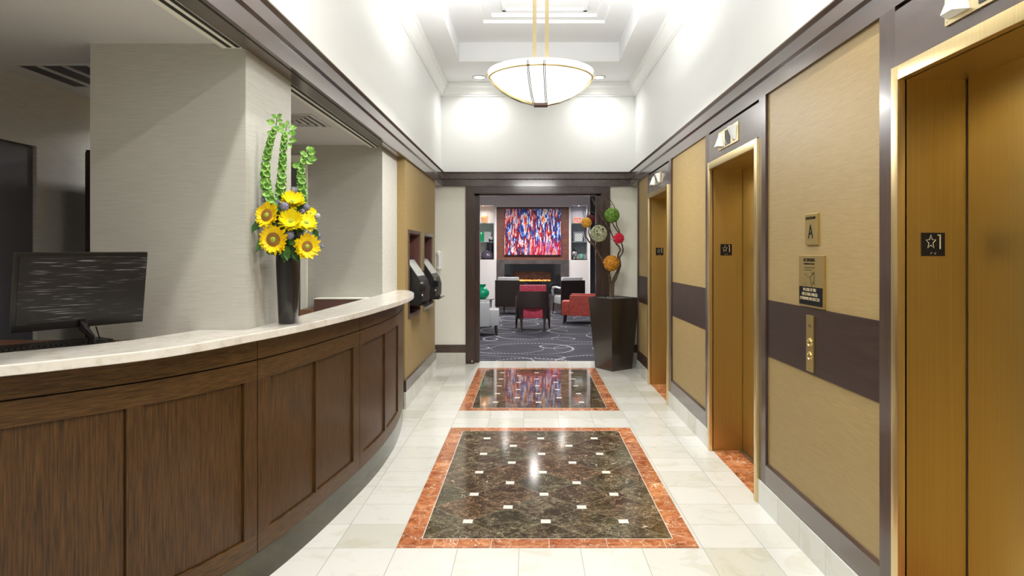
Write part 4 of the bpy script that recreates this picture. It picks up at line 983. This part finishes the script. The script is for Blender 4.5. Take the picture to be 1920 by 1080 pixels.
br([(1148, 566), (1147.6, 534), (1152, 520), (1158, 508), (1162, 493), (1158.8, 479), (1163, 467), (1154, 455), (1147.6, 439), (1138, 421.5), (1126, 405), (1115, 385), (1109, 370.6)], .020, .0035,
   label='willow branch rising right then crossing left behind the green ball',
   extra=[([(1162, 464), (1150, 451), (1139.5, 444)], .004, .0015), ([(1131, 411), (1127, 398), (1118, 388), (1110, 375)], .0035, .0015, .03),
          ([(1138, 421), (1136, 405), (1128, 393), (1121, 389)], .003, .0012), ([(1144, 392), (1137, 385), (1131, 379), (1121, 370), (1115, 366)], .003, .0012),
          ([(1141, 390), (1135, 379), (1130, 372), (1126, 364)], .003, .0012, .04), ([(1131, 395), (1126, 394), (1119, 393)], .0022, .001), ([(1133, 384), (1127, 384), (1117, 384)], .0022, .001)])
br([(1150, 566), (1150, 535), (1156, 518), (1163, 498), (1162, 483), (1168, 470), (1165, 454), (1158, 434), (1149, 419), (1147, 404), (1152.7, 391), (1145.6, 377), (1135.4, 363.4)], .016, .0025,
   label='outermost willow branch on the right, carrying the red and green balls', Y=9.02,
   extra=[([(1163, 452), (1161, 433), (1157, 425), (1155, 410), (1154, 391)], .006, .003, .03), ([(1157, 433), (1151, 424), (1147, 417)], .004, .002), ([(1152, 391), (1150, 383), (1145, 377), (1140, 366)], .0025, .0012, .03),
          ([(1147, 385), (1141, 377), (1137, 374), (1129, 366)], .0025, .0012), ([(1141, 380), (1137, 370), (1132, 363)], .0022, .001)])
def moss(name, px, py, Y, r, m, label, cat='ball', amp=.12, sub=4):
    c = Vector(F(px, py, Y)); u = MB(); vs = u.ball(c, r, sub)
    for v in vs:
        d = (v.co-c).normalized(); k = noise.noise(d*9+Vector((px, 0, 0)))*amp+random.uniform(-1, 1)*amp*.45; v.co = c+d*r*(1+k)
    o = build(name, u, m, origin=tuple(c)); tag(o, label, cat, 'decorative balls on the willow branches')
m_or = streaked('orange_moss', (.26, .09, .004), (.74, .33, .02), (70, 70, 70), .8, bst=.6)
moss('moss_ball', 1146.5, 493.5, 8.93, .103, m_or, 'large orange moss ball in the fork of the willow branches')
moss('moss_ball', 1099.5, 417.5, 8.97, .066, streaked('yellow_moss', (.40, .15, .01), (.82, .48, .05), (70, 70, 70), .8, bst=.6), 'small orange ball at the far left of the willow branches')
moss('moss_ball', 1107.5, 410.5, 9.10, .052, streaked('maroon_moss', (.05, .004, .012), (.16, .015, .035), (160, 160, 160), .8, bst=.6), 'dark red ball tucked behind the small orange ball', amp=.2)
moss('moss_ball', 1147.5, 403.5, 8.95, .097, streaked('green_moss', (.03, .09, .01), (.20, .38, .04), (65, 65, 65), .8, bst=.6), 'green moss ball high on the willow branches')
moss('moss_ball', 1160, 446.5, 8.93, .066, streaked('red_petals', (.45, .004, .02), (.75, .02, .07), (120, 120, 120), .6, bst=.5), 'bright red petal ball right of the lattice ball', amp=.22)
c = Vector(F(1122.5, 438, 8.93)); u = MB()
for k in range(30):
    ax = Vector((random.gauss(0, 1), random.gauss(0, 1), random.gauss(0, 1))).normalized(); a_, b_, n_ = frame(ax); off = random.uniform(-.6, .6); R = .108; rr = R*math.sqrt(1-off*off)
    u.tube([c+n_*off*R+(a_*math.cos(t)+b_*math.sin(t))*rr*(1+.02*math.sin(5*t+k)) for t in [2*PI*i/22 for i in range(22)]], .0026, 5, closed=True)
o = build('lattice_ball', u, streaked('bleached_vine', (.34, .38, .20), (.62, .64, .46), (40, 40, 40), .7, bst=0), origin=tuple(c)); tag(o, 'pale green open lattice ball woven of thin vines, on the left branch', 'ball', 'decorative balls on the willow branches')

# ================================================================ LOUNGE
fw = thing('wall_back', (.09, 18.5, 0), struct=True)
W1 = mat('lounge_white', (.72, .68, .68), .5); W1b = mat('niche_lilac', (.40, .39, .44), .4); EDG = mat('lounge_edge', (.86, .84, .84), .4)
u = MB()
for a in ((-3.4, 1.64, 2.845, 3.25), (-3.4, -.968, 0, 1.395), (1.127, 1.64, 0, 1.385), (-3.4, -1.75, 1.395, 2.845), (1.561, 1.64, 1.385, 2.845)): u.box(a[0], a[1], 18.5, 18.6, a[2], a[3])
u.box(-.896, 1.07, 18.5, 18.6, 2.80, 2.845); u.box(-.968, -.896, 18.5, 18.6, 0, 2.845); u.box(1.07, 1.127, 18.5, 18.6, 0, 2.845)
build('plaster', u, W1, fw)
u = MB()
for a in ((-.935, -.896, 0, 2.80), (1.07, 1.10, 0, 2.80), (-.935, 1.10, 2.80, 2.83), (1.61, 1.64, 0, 2.9)): u.box(a[0], a[1], 18.485, 18.5, a[2], a[3])
build('edge_trim', u, EDG, fw)
u = MB(); u.box(-1.75, -.968, 18.95, 19.0, 1.3, 2.9); u.box(-1.78, -1.75, 18.6, 19.0, 1.3, 2.9); u.box(-.968, -.95, 18.6, 19.0, 1.3, 2.9); u.box(-1.75, -.968, 18.5, 19.0, 1.375, 1.395); u.box(-1.75, -.968, 18.6, 19.0, 2.845, 2.86)
build('niche', u, W1, fw)
u = MB(); u.box(1.127, 1.561, 18.95, 19.0, 1.3, 2.9); u.box(1.10, 1.127, 18.6, 19.0, 1.3, 2.9); u.box(1.561, 1.59, 18.6, 19.0, 1.3, 2.9); u.box(1.127, 1.561, 18.5, 19.0, 1.365, 1.385); u.box(1.127, 1.561, 18.6, 19.0, 2.845, 2.86)
build('niche', u, W1b, fw)
u = MB(); u.box(-.896, 1.07, 18.53, 18.6, 1.37, 2.80); build('timber_panel', u, streaked('rust_panel', (.13, .045, .032), (.18, .07, .05), (3, 3, 12), .45, bst=0), fw)
fp = thing('fireplace', (.08, 18.5, 0), 'dark stone fireplace with a wide glass-fronted fire under the painting', 'fireplace')
ST = streaked('grey_stone', (.060, .050, .052), (.10, .085, .085), (3, 3, 3), .2, bst=0)
u = MB()
for a in ((-.894, -.68, 0, 1.368), (.84, 1.068, 0, 1.368), (-.68, .84, 1.255, 1.368), (-.68, .84, 0, .45)): u.box(a[0], a[1], 18.46, 18.53, a[2], a[3])
build('surround', u, ST, fp)
u = MB()
for a in ((-.68, -.45, .45, 1.255), (.60, .84, .45, 1.255), (-.45, .60, 1.05, 1.255), (-.45, .60, .45, .79)): u.box(a[0], a[1], 18.47, 18.53, a[2], a[3])
build('glass_panel', u, 'black_gloss', fp)
u = MB(); u.box(-.45, .60, 18.80, 18.84, .70, 1.1); u.box(-.47, -.45, 18.53, 18.84, .7, 1.1); u.box(.60, .62, 18.53, 18.84, .7, 1.1); u.box(-.45, .60, 18.53, 18.84, 1.05, 1.10); u.box(-.45, .60, 18.53, 18.84, .74, .79)
build('firebox', u, streaked('mauve_brick', (.11, .06, .05), (.22, .15, .12), (8, 8, 30), .35, bst=0), fp)
u = MB()
for i in range(170):
    X = random.uniform(-.40, .56); q = (X, random.uniform(18.56, 18.72), .79+random.uniform(0, .03)); u.ball(q, random.uniform(.006, .014), 1)
build('ember_bed', u, mat('glowing_embers', (.4, .1, .02), .5, emit=(1, .35, .07), estr=1.6), fp)
u = MB()
for X in (-.28, -.1, .0, .12, .3, .41):
    h = random.uniform(.015, .035); u.lathe([(.012, 0), (.020, h*.25), (.011, h*.6), (0, h)], (X, 18.66, .80), 10)
build('flames', u, mat('fire', (.5, .2, .05), .5, emit=(1, .45, .12), estr=.7), fp)
pa = thing('painting', (.083, 18.5, 1.5), 'large abstract painting of streaky blue, red and white strokes over the fireplace', 'painting')
u = MB(); u.box(-.679, .845, 18.47, 18.529, 1.50, 2.745); build('canvas', u, 'painting', pa)
u = MB(); u.box(-.675, .841, 18.4995, 18.5297, 1.494, 1.4995); build('stretcher', u, 'groove', pa)
# glass shelves and ornaments
def shelf(x0, x1, z, label):
    u = MB(); u.box(x0+.001, x1-.001, 18.56, 18.945, z-.012, z, .002); o = build('glass_shelf', u, 'glass_edge', origin=((x0+x1)/2, 18.75, z)); tag(o, label, 'shelf', 'glass shelves in the lounge niches')
shelf(-1.75, -.968, 2.365, 'upper glass shelf in the left niche, under the orange vase'); shelf(-1.75, -.968, 1.86, 'lower glass shelf in the left niche, under the green jar')
shelf(1.127, 1.561, 2.365, 'upper glass shelf in the right niche, under the pink frame'); shelf(1.127, 1.561, 1.86, 'lower glass shelf in the right niche, under the dotted white tile')
YN = 18.72
def orn(name, prof, x, z, m, label, cat, y=YN, seg=24, sq=None):
    u = MB(); u.lathe(prof, (x, y, z), seg, sq=sq); o = build(name, u, m, origin=(x, y, z), smooth=50); tag(o, label, cat)
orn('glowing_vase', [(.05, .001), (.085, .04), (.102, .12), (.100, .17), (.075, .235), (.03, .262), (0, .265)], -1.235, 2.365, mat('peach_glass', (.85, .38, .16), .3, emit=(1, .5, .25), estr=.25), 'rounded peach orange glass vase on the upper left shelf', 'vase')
orn('green_jar', [(.085, .001), (.098, .02), (.098, .25), (.085, .27), (.06, .275), (.055, .25), (0, .02)], -1.345, 1.86, mat('emerald_glass', (.01, .30, .12), .15), 'emerald green jar on the lower left shelf', 'jar')
orn('dome_vase', [(.17, .001), (.185, .05), (.155, .14), (.09, .205), (.035, .235), (.03, .25), (.06, .27), (.05, .272), (0, .23)], -1.17, 1.396, mat('violet_glass', (.085, .07, .10), .15), 'low dark violet dome vase at the bottom of the left niche', 'vase')
t = thing('blossom_ornament', (-1.065, YN, 1.86), 'small white and dark blossom ornament on the lower left shelf', 'ornament')
u = MB(); u.lathe([(.045, .001), (.06, .03), (.05, .06), (0, .062)], (-1.065, YN, 1.86), 16); build('bowl', u, 'satin_black', t, smooth=40)
u = MB()
for i in range(16): u.ball((-1.065+random.uniform(-.075, .075), YN+random.uniform(-.05, .05), 1.95+random.uniform(-.02, .035)), .02, 1)
build('blossoms', u, 'white_gloss', t, smooth=180)
t = thing('book_stand', (-1.07, 18.85, 1.396), 'upright purple slabs, and a dark brown reflection built as a slab, behind the dome vase', 'ornament')
u = MB(); u.box(-1.19, -1.10, 18.86, 18.94, 1.396, 1.845); build('brown_reflection', u, 'dark_wood', t)  # brown reflection in the niche, built as a solid slab
u = MB(); u.box(-1.095, -1.055, 18.86, 18.93, 1.396, 1.82); build('lilac_slab', u, mat('lilac_slab', (.30, .27, .45), .4), t)
u = MB(); u.box(-1.05, -1.01, 18.86, 18.93, 1.396, 1.84); build('indigo_slab', u, mat('indigo_slab', (.02, .02, .09), .4), t)
t = thing('picture_frame', (1.32, 18.8, 2.366), 'small pink framed picture on the upper right shelf', 'picture')
u = MB()
for a in ((1.21, 1.43, 2.366, 2.396), (1.21, 1.43, 2.506, 2.535), (1.21, 1.24, 2.396, 2.506), (1.40, 1.43, 2.396, 2.506)): u.box(a[0], a[1], 18.78, 18.80, a[2], a[3])
build('frame', u, mat('coral_frame', (.62, .22, .15), .4), t)
u = MB(); u.box(1.24, 1.40, 18.79, 18.80, 2.396, 2.506); build('print', u, streaked('pink_print', (.35, .06, .05), (.75, .42, .38), (30, 3, 30), .5, bst=0), t)
t = thing('dotted_tile', (1.352, 18.8, 1.861), 'square white tile with black dots on the lower right shelf', 'ornament')
u = MB(); u.box(1.25, 1.452, 18.78, 18.80, 1.875, 2.09, .002); build('tile', u, 'white_gloss', t)
u = MB()
for i in range(5):
    for j in range(5):
        if (i+j) % 2 == 0: u.box(1.272+i*.036, 1.288+i*.036, 18.777, 18.781, 1.90+j*.038, 1.918+j*.038)
build('dots', u, 'ink', t)
u = MB(); u.box(1.27, 1.43, 18.775, 18.81, 1.8605, 1.875); build('stand', u, 'ink', t)
t = thing('lidded_urn', (1.23, YN, 1.386), 'black and silver lidded urn at the bottom of the right niche', 'urn')
u = MB(); u.lathe([(.04, .001), (.045, .012), (.02, .04), (.03, .06), (.078, .12), (.083, .16), (.06, .20), (.035, .215), (0, .216)], (1.23, YN, 1.386), 24); build('body', u, streaked('silver_black', (.02, .02, .02), (.6, .6, .6), (25, 25, 25), .2, bst=0, lo=.45, hi=.55), t, smooth=50)
u = MB(); u.lathe([(.04, .216), (.03, .24), (.012, .25), (.02, .27), (.008, .30), (0, .302)], (1.23, YN, 1.386), 16); build('lid', u, 'satin_black', t, smooth=50)
t = thing('green_bottle', (1.425, YN, 1.386), 'round green glass bottle with a dark stopper in the right niche', 'bottle')
u = MB(); u.lathe([(.05, .001), (.068, .03), (.070, .09), (.045, .135), (.018, .15), (.018, .17), (0, .17)], (1.425, YN, 1.386), 24); build('body', u, mat('sea_glass', (.12, .38, .28), .15), t, smooth=60)
u = MB(); u.lathe([(.03, .17), (.03, .18), (0, .185)], (1.425, YN, 1.386), 16); build('stopper', u, 'dark_wood', t)
orn('yellow_dish', [(.03, .001), (.055, .03), (.05, .04), (0, .02)], 1.325, 1.386, mat('mustard', (.55, .42, .16), .4), 'small mustard dish between the urn and the green bottle', 'dish')
for x, l in ((-1.27, 'left'), (1.34, 'right')):
    downlight(x, 18.62, 2.844, 'tiny niche spotlight over the %s shelves' % l, r=.05, power=2, group='niche spotlights', size=2.6)

# lounge chairs
RED = streaked('crimson_fabric', (.22, .010, .028), (.40, .035, .075), (45, 45, 45), .7, bst=0)
SIL = mat('silver_leather', (.50, .50, .52), .32)
SHL = mat('espresso_shell', (.022, .013, .013), .33, coat=.25)
def shell_chair(x, y, rz, inner, label, dark_h=.80, cush=.905, shell=SHL, low=.255):
    """curved timber tub shell with an upholstered inner back; built facing +y, seen from behind"""
    t = thing('tub_chair', (0, 0, 0), label, 'chair', 'dark timber tub chairs in the lounge')
    def arc(a, r=.36): return (r*math.sin(a)*.97, -.36+.42*(1-math.cos(a))*.55)
    def wallp(mb, a0, a1, z0, z1, th=.022, n=12):
        rows = []
        for i in range(n+1):
            a = a0+(a1-a0)*i/n; X, Y = .345*math.sin(a), -.34+.20*(1-math.cos(a))
            if abs(a) > PI/2: pass
            d = Vector((math.sin(a)*.9, -math.cos(a))).normalized()
            lean = lambda z: -.06*(z-.3)
            rows.append([mb.bm.verts.new((X-d.x*e, Y-d.y*e+lean(z), z)) for e, z in ((0, z0), (0, z1), (th, z1), (th, z0))])
        for A_, B_ in zip(rows, rows[1:]):
            for k in range(4): mb.bm.faces.new((A_[k], A_[(k+1) % 4], B_[(k+1) % 4], B_[k]))
        mb.bm.faces.new(rows[0][::-1]); mb.bm.faces.new(rows[-1])
    u = MB(); wallp(u, -1.15, 1.15, low+.2, dark_h-.02); wallp(u, -1.2, -.62, low-.02, low+.2); wallp(u, .62, 1.2, low-.02, low+.2); build('back_shell', u, shell, t, smooth=40)
    for s in (-1, 1):
        u = MB(); u.prism([(-.26, low-.02), (.24, low-.02), (.25, .58), (.20, .62), (-.24, dark_h-.10)], 'x', s*.325, s*.348); build('side_panel', u, shell, t)
        u = MB(); u.box(s*.29, s*.35, -.10, .26, .60, .635, .01); build('armrest', u, inner if inner is SIL else shell, t)
        u = MB(); u.tube([(s*.33, .22, low), (s*.335, .235, .12), (s*.34, .25, .0)], [.026, .022, .015], 8); build('leg', u, shell, t)
        u = MB(); u.tube([(s*.23, -.28, low+.02), (s*.225, -.30, .12), (s*.22, -.34, .0)], [.026, .022, .015], 8); build('leg', u, shell, t)
    u = MB(); u.box(-.245, .245, -.29, .27, low-.01, .46, .035); build('seat', u, inner, t, smooth=50)
    u = MB(); vs = u.box(-.265, .265, -.27, -.16, .46, cush, .03); bmesh.ops.rotate(u.bm, verts=u.bm.verts, cent=(0, -.2, .46), matrix=Matrix.Rotation(.07, 3, 'X')); build('back_cushion', u, inner, t, smooth=50)
    t.location = (x, y, .004); t.rotation_euler = (0, 0, rz); return t
shell_chair(.066, 13.75, 0, RED, 'dark timber tub chair with crimson cushions, nearest in the lounge, seen from behind')
def leather_chair(x, y, rz, label):
    t = thing('high_back_chair', (0, 0, 0), label, 'chair', 'dark-backed silver chairs by the fireplace')
    u = MB(); u.box(-.32, .32, -.36, -.325, .20, .86, .008); build('back_panel', u, SHL, t)
    u = MB(); u.box(-.27, .27, -.325, -.20, .44, .94, .03); build('back_cushion', u, SIL, t, smooth=50)
    u = MB(); u.box(-.27, .27, -.30, .32, .26, .46, .03); build('seat', u, SIL, t, smooth=50)
    for s in (-1, 1):
        u = MB(); u.tube([(s*.31, -.32, .66), (s*.32, .0, .68), (s*.32, .25, .66), (s*.32, .30, .58), (s*.31, .30, .45)], [.03]*5, 8); build('armrest', u, SIL, t, smooth=180)
        u = MB(); u.tube([(s*.29, .28, .27), (s*.30, .31, 0)], [.024, .014], 8); build('leg', u, SHL, t)
        u = MB(); u.tube([(s*.29, -.33, .21), (s*.30, -.36, 0)], [.024, .014], 8); build('leg', u, SHL, t)
    t.location = (x, y, .004); t.rotation_euler = (0, 0, rz)
leather_chair(-.46, 17.4, -.28, 'dark-backed silver chair left of the fire, angled to the right')
leather_chair(.98, 17.35, .30, 'dark-backed silver chair right of the fire, angled to the left')
def club(x, y, rz, m, legm, label):
    t = thing('club_armchair', (0, 0, 0), label, 'chair', 'low square club armchairs')
    u = MB(); u.box(-.30, .40, -.24, .24, .18, .49, .04); build('seat', u, m, t, smooth=50)
    for s in (-1, 1):
        u = MB(); u.box(-.34, .22, s*.25, s*.36, .18, .625, .02); build('arm', u, m, t, smooth=50)
        u = MB(); u.tube([(.33, s*.22, .19), (.35, s*.23, 0)], [.032, .02], 8); build('leg', u, legm, t)
        u = MB(); u.tube([(-.36, s*.27, .19), (-.39, s*.28, 0)], [.032, .02], 8); build('leg', u, legm, t)
    u = MB(); u.box(-.44, -.31, -.30, .30, .18, .90, .04); bmesh.ops.rotate(u.bm, verts=u.bm.verts, cent=(-.36, 0, .3), matrix=Matrix.Rotation(-.10, 3, 'Y')); build('backrest', u, m, t, smooth=50)
    t.location = (x, y, .004); t.rotation_euler = (0, 0, rz)
club(1.12, 15.05, PI-.12, streaked('coral_fabric', (.30, .035, .025), (.46, .075, .055), (30, 30, 30), .7, bst=0), SHL, 'coral red patterned armchair half hidden by the planter, facing left')
club(-.97, 12.85, .05, mat('pewter_leather', (.30, .31, .33), .28), SHL, 'pewter grey leather armchair cut off by the left door jamb, facing right')
t = thing('side_table', (-1.05, 14.3, 0), 'round grey side table under the green vase, behind the pewter armchair', 'table')
u = MB(); u.lathe([(0, .565), (.30, .565), (.31, .575), (.31, .588), (0, .588)], (-1.05, 14.3, 0), 40); build('table_top', u, mat('dark_table_top', (.35, .34, .36), .2), t, smooth=30)
u = MB(); u.lathe([(.24, .006), (.26, .02), (.26, .56), (0, .562)], (-1.05, 14.3, 0), 32); build('drum', u, mat('grey_drum', (.40, .40, .44), .4), t, smooth=30)
orn('green_vase', [(.07, .001), (.11, .03), (.145, .10), (.14, .16), (.09, .215), (.06, .24), (.062, .26), (.085, .30), (.07, .298), (.05, .25), (0, .20)], -.985, .588, mat('jade_glaze', (.005, .33, .17), .15), 'shiny jade green vase on the round side table', 'vase', y=14.2, seg=32)

# ================================================================ lounge downlights, and downlights added for the back office
for x, y, l in ((-.6, 11.3, 'near left'), (1.1, 11.3, 'near right'), (-.6, 16.9, 'far left'), (.8, 16.9, 'far right'), (.1, 15.0, 'middle')):
    downlight(x, y, ZL, 'lounge ceiling downlight, %s of the five' % l, power=P_LOUNGE*(.4 if l == 'middle' else 1), group='lounge ceiling downlights')
for x, y, l in ((-1.75, .5, 'nearest'), (-2.35, 4.7, 'farthest'), (-2.5, 1.2, 'middle')):  # added out of view to light the reception side
    downlight(x, y, ZR, 'added reception ceiling downlight, %s of the three' % l, power=P_REC, group='added reception ceiling downlights', r=.06)

# uplight from the bulbs inside the pendant bowl, and an added uplight without fixture, out of view over the camera
for y, pw in ((PY, P_UP), (.4, P_UP2)):
    area('hall_uplight', (PX, y, 3.13), .75, pw, (1, .985, .965), (PI, 0, 0))
area('near_hall_fill', (PX, .4, 2.95), .8, P_FRONT, (1, .985, .96))  # added downward fill over the camera, no fixture there
area('pendant_bulbs_down', (PX, PY, 2.80), .8, P_BOWL, (1, .985, .96))
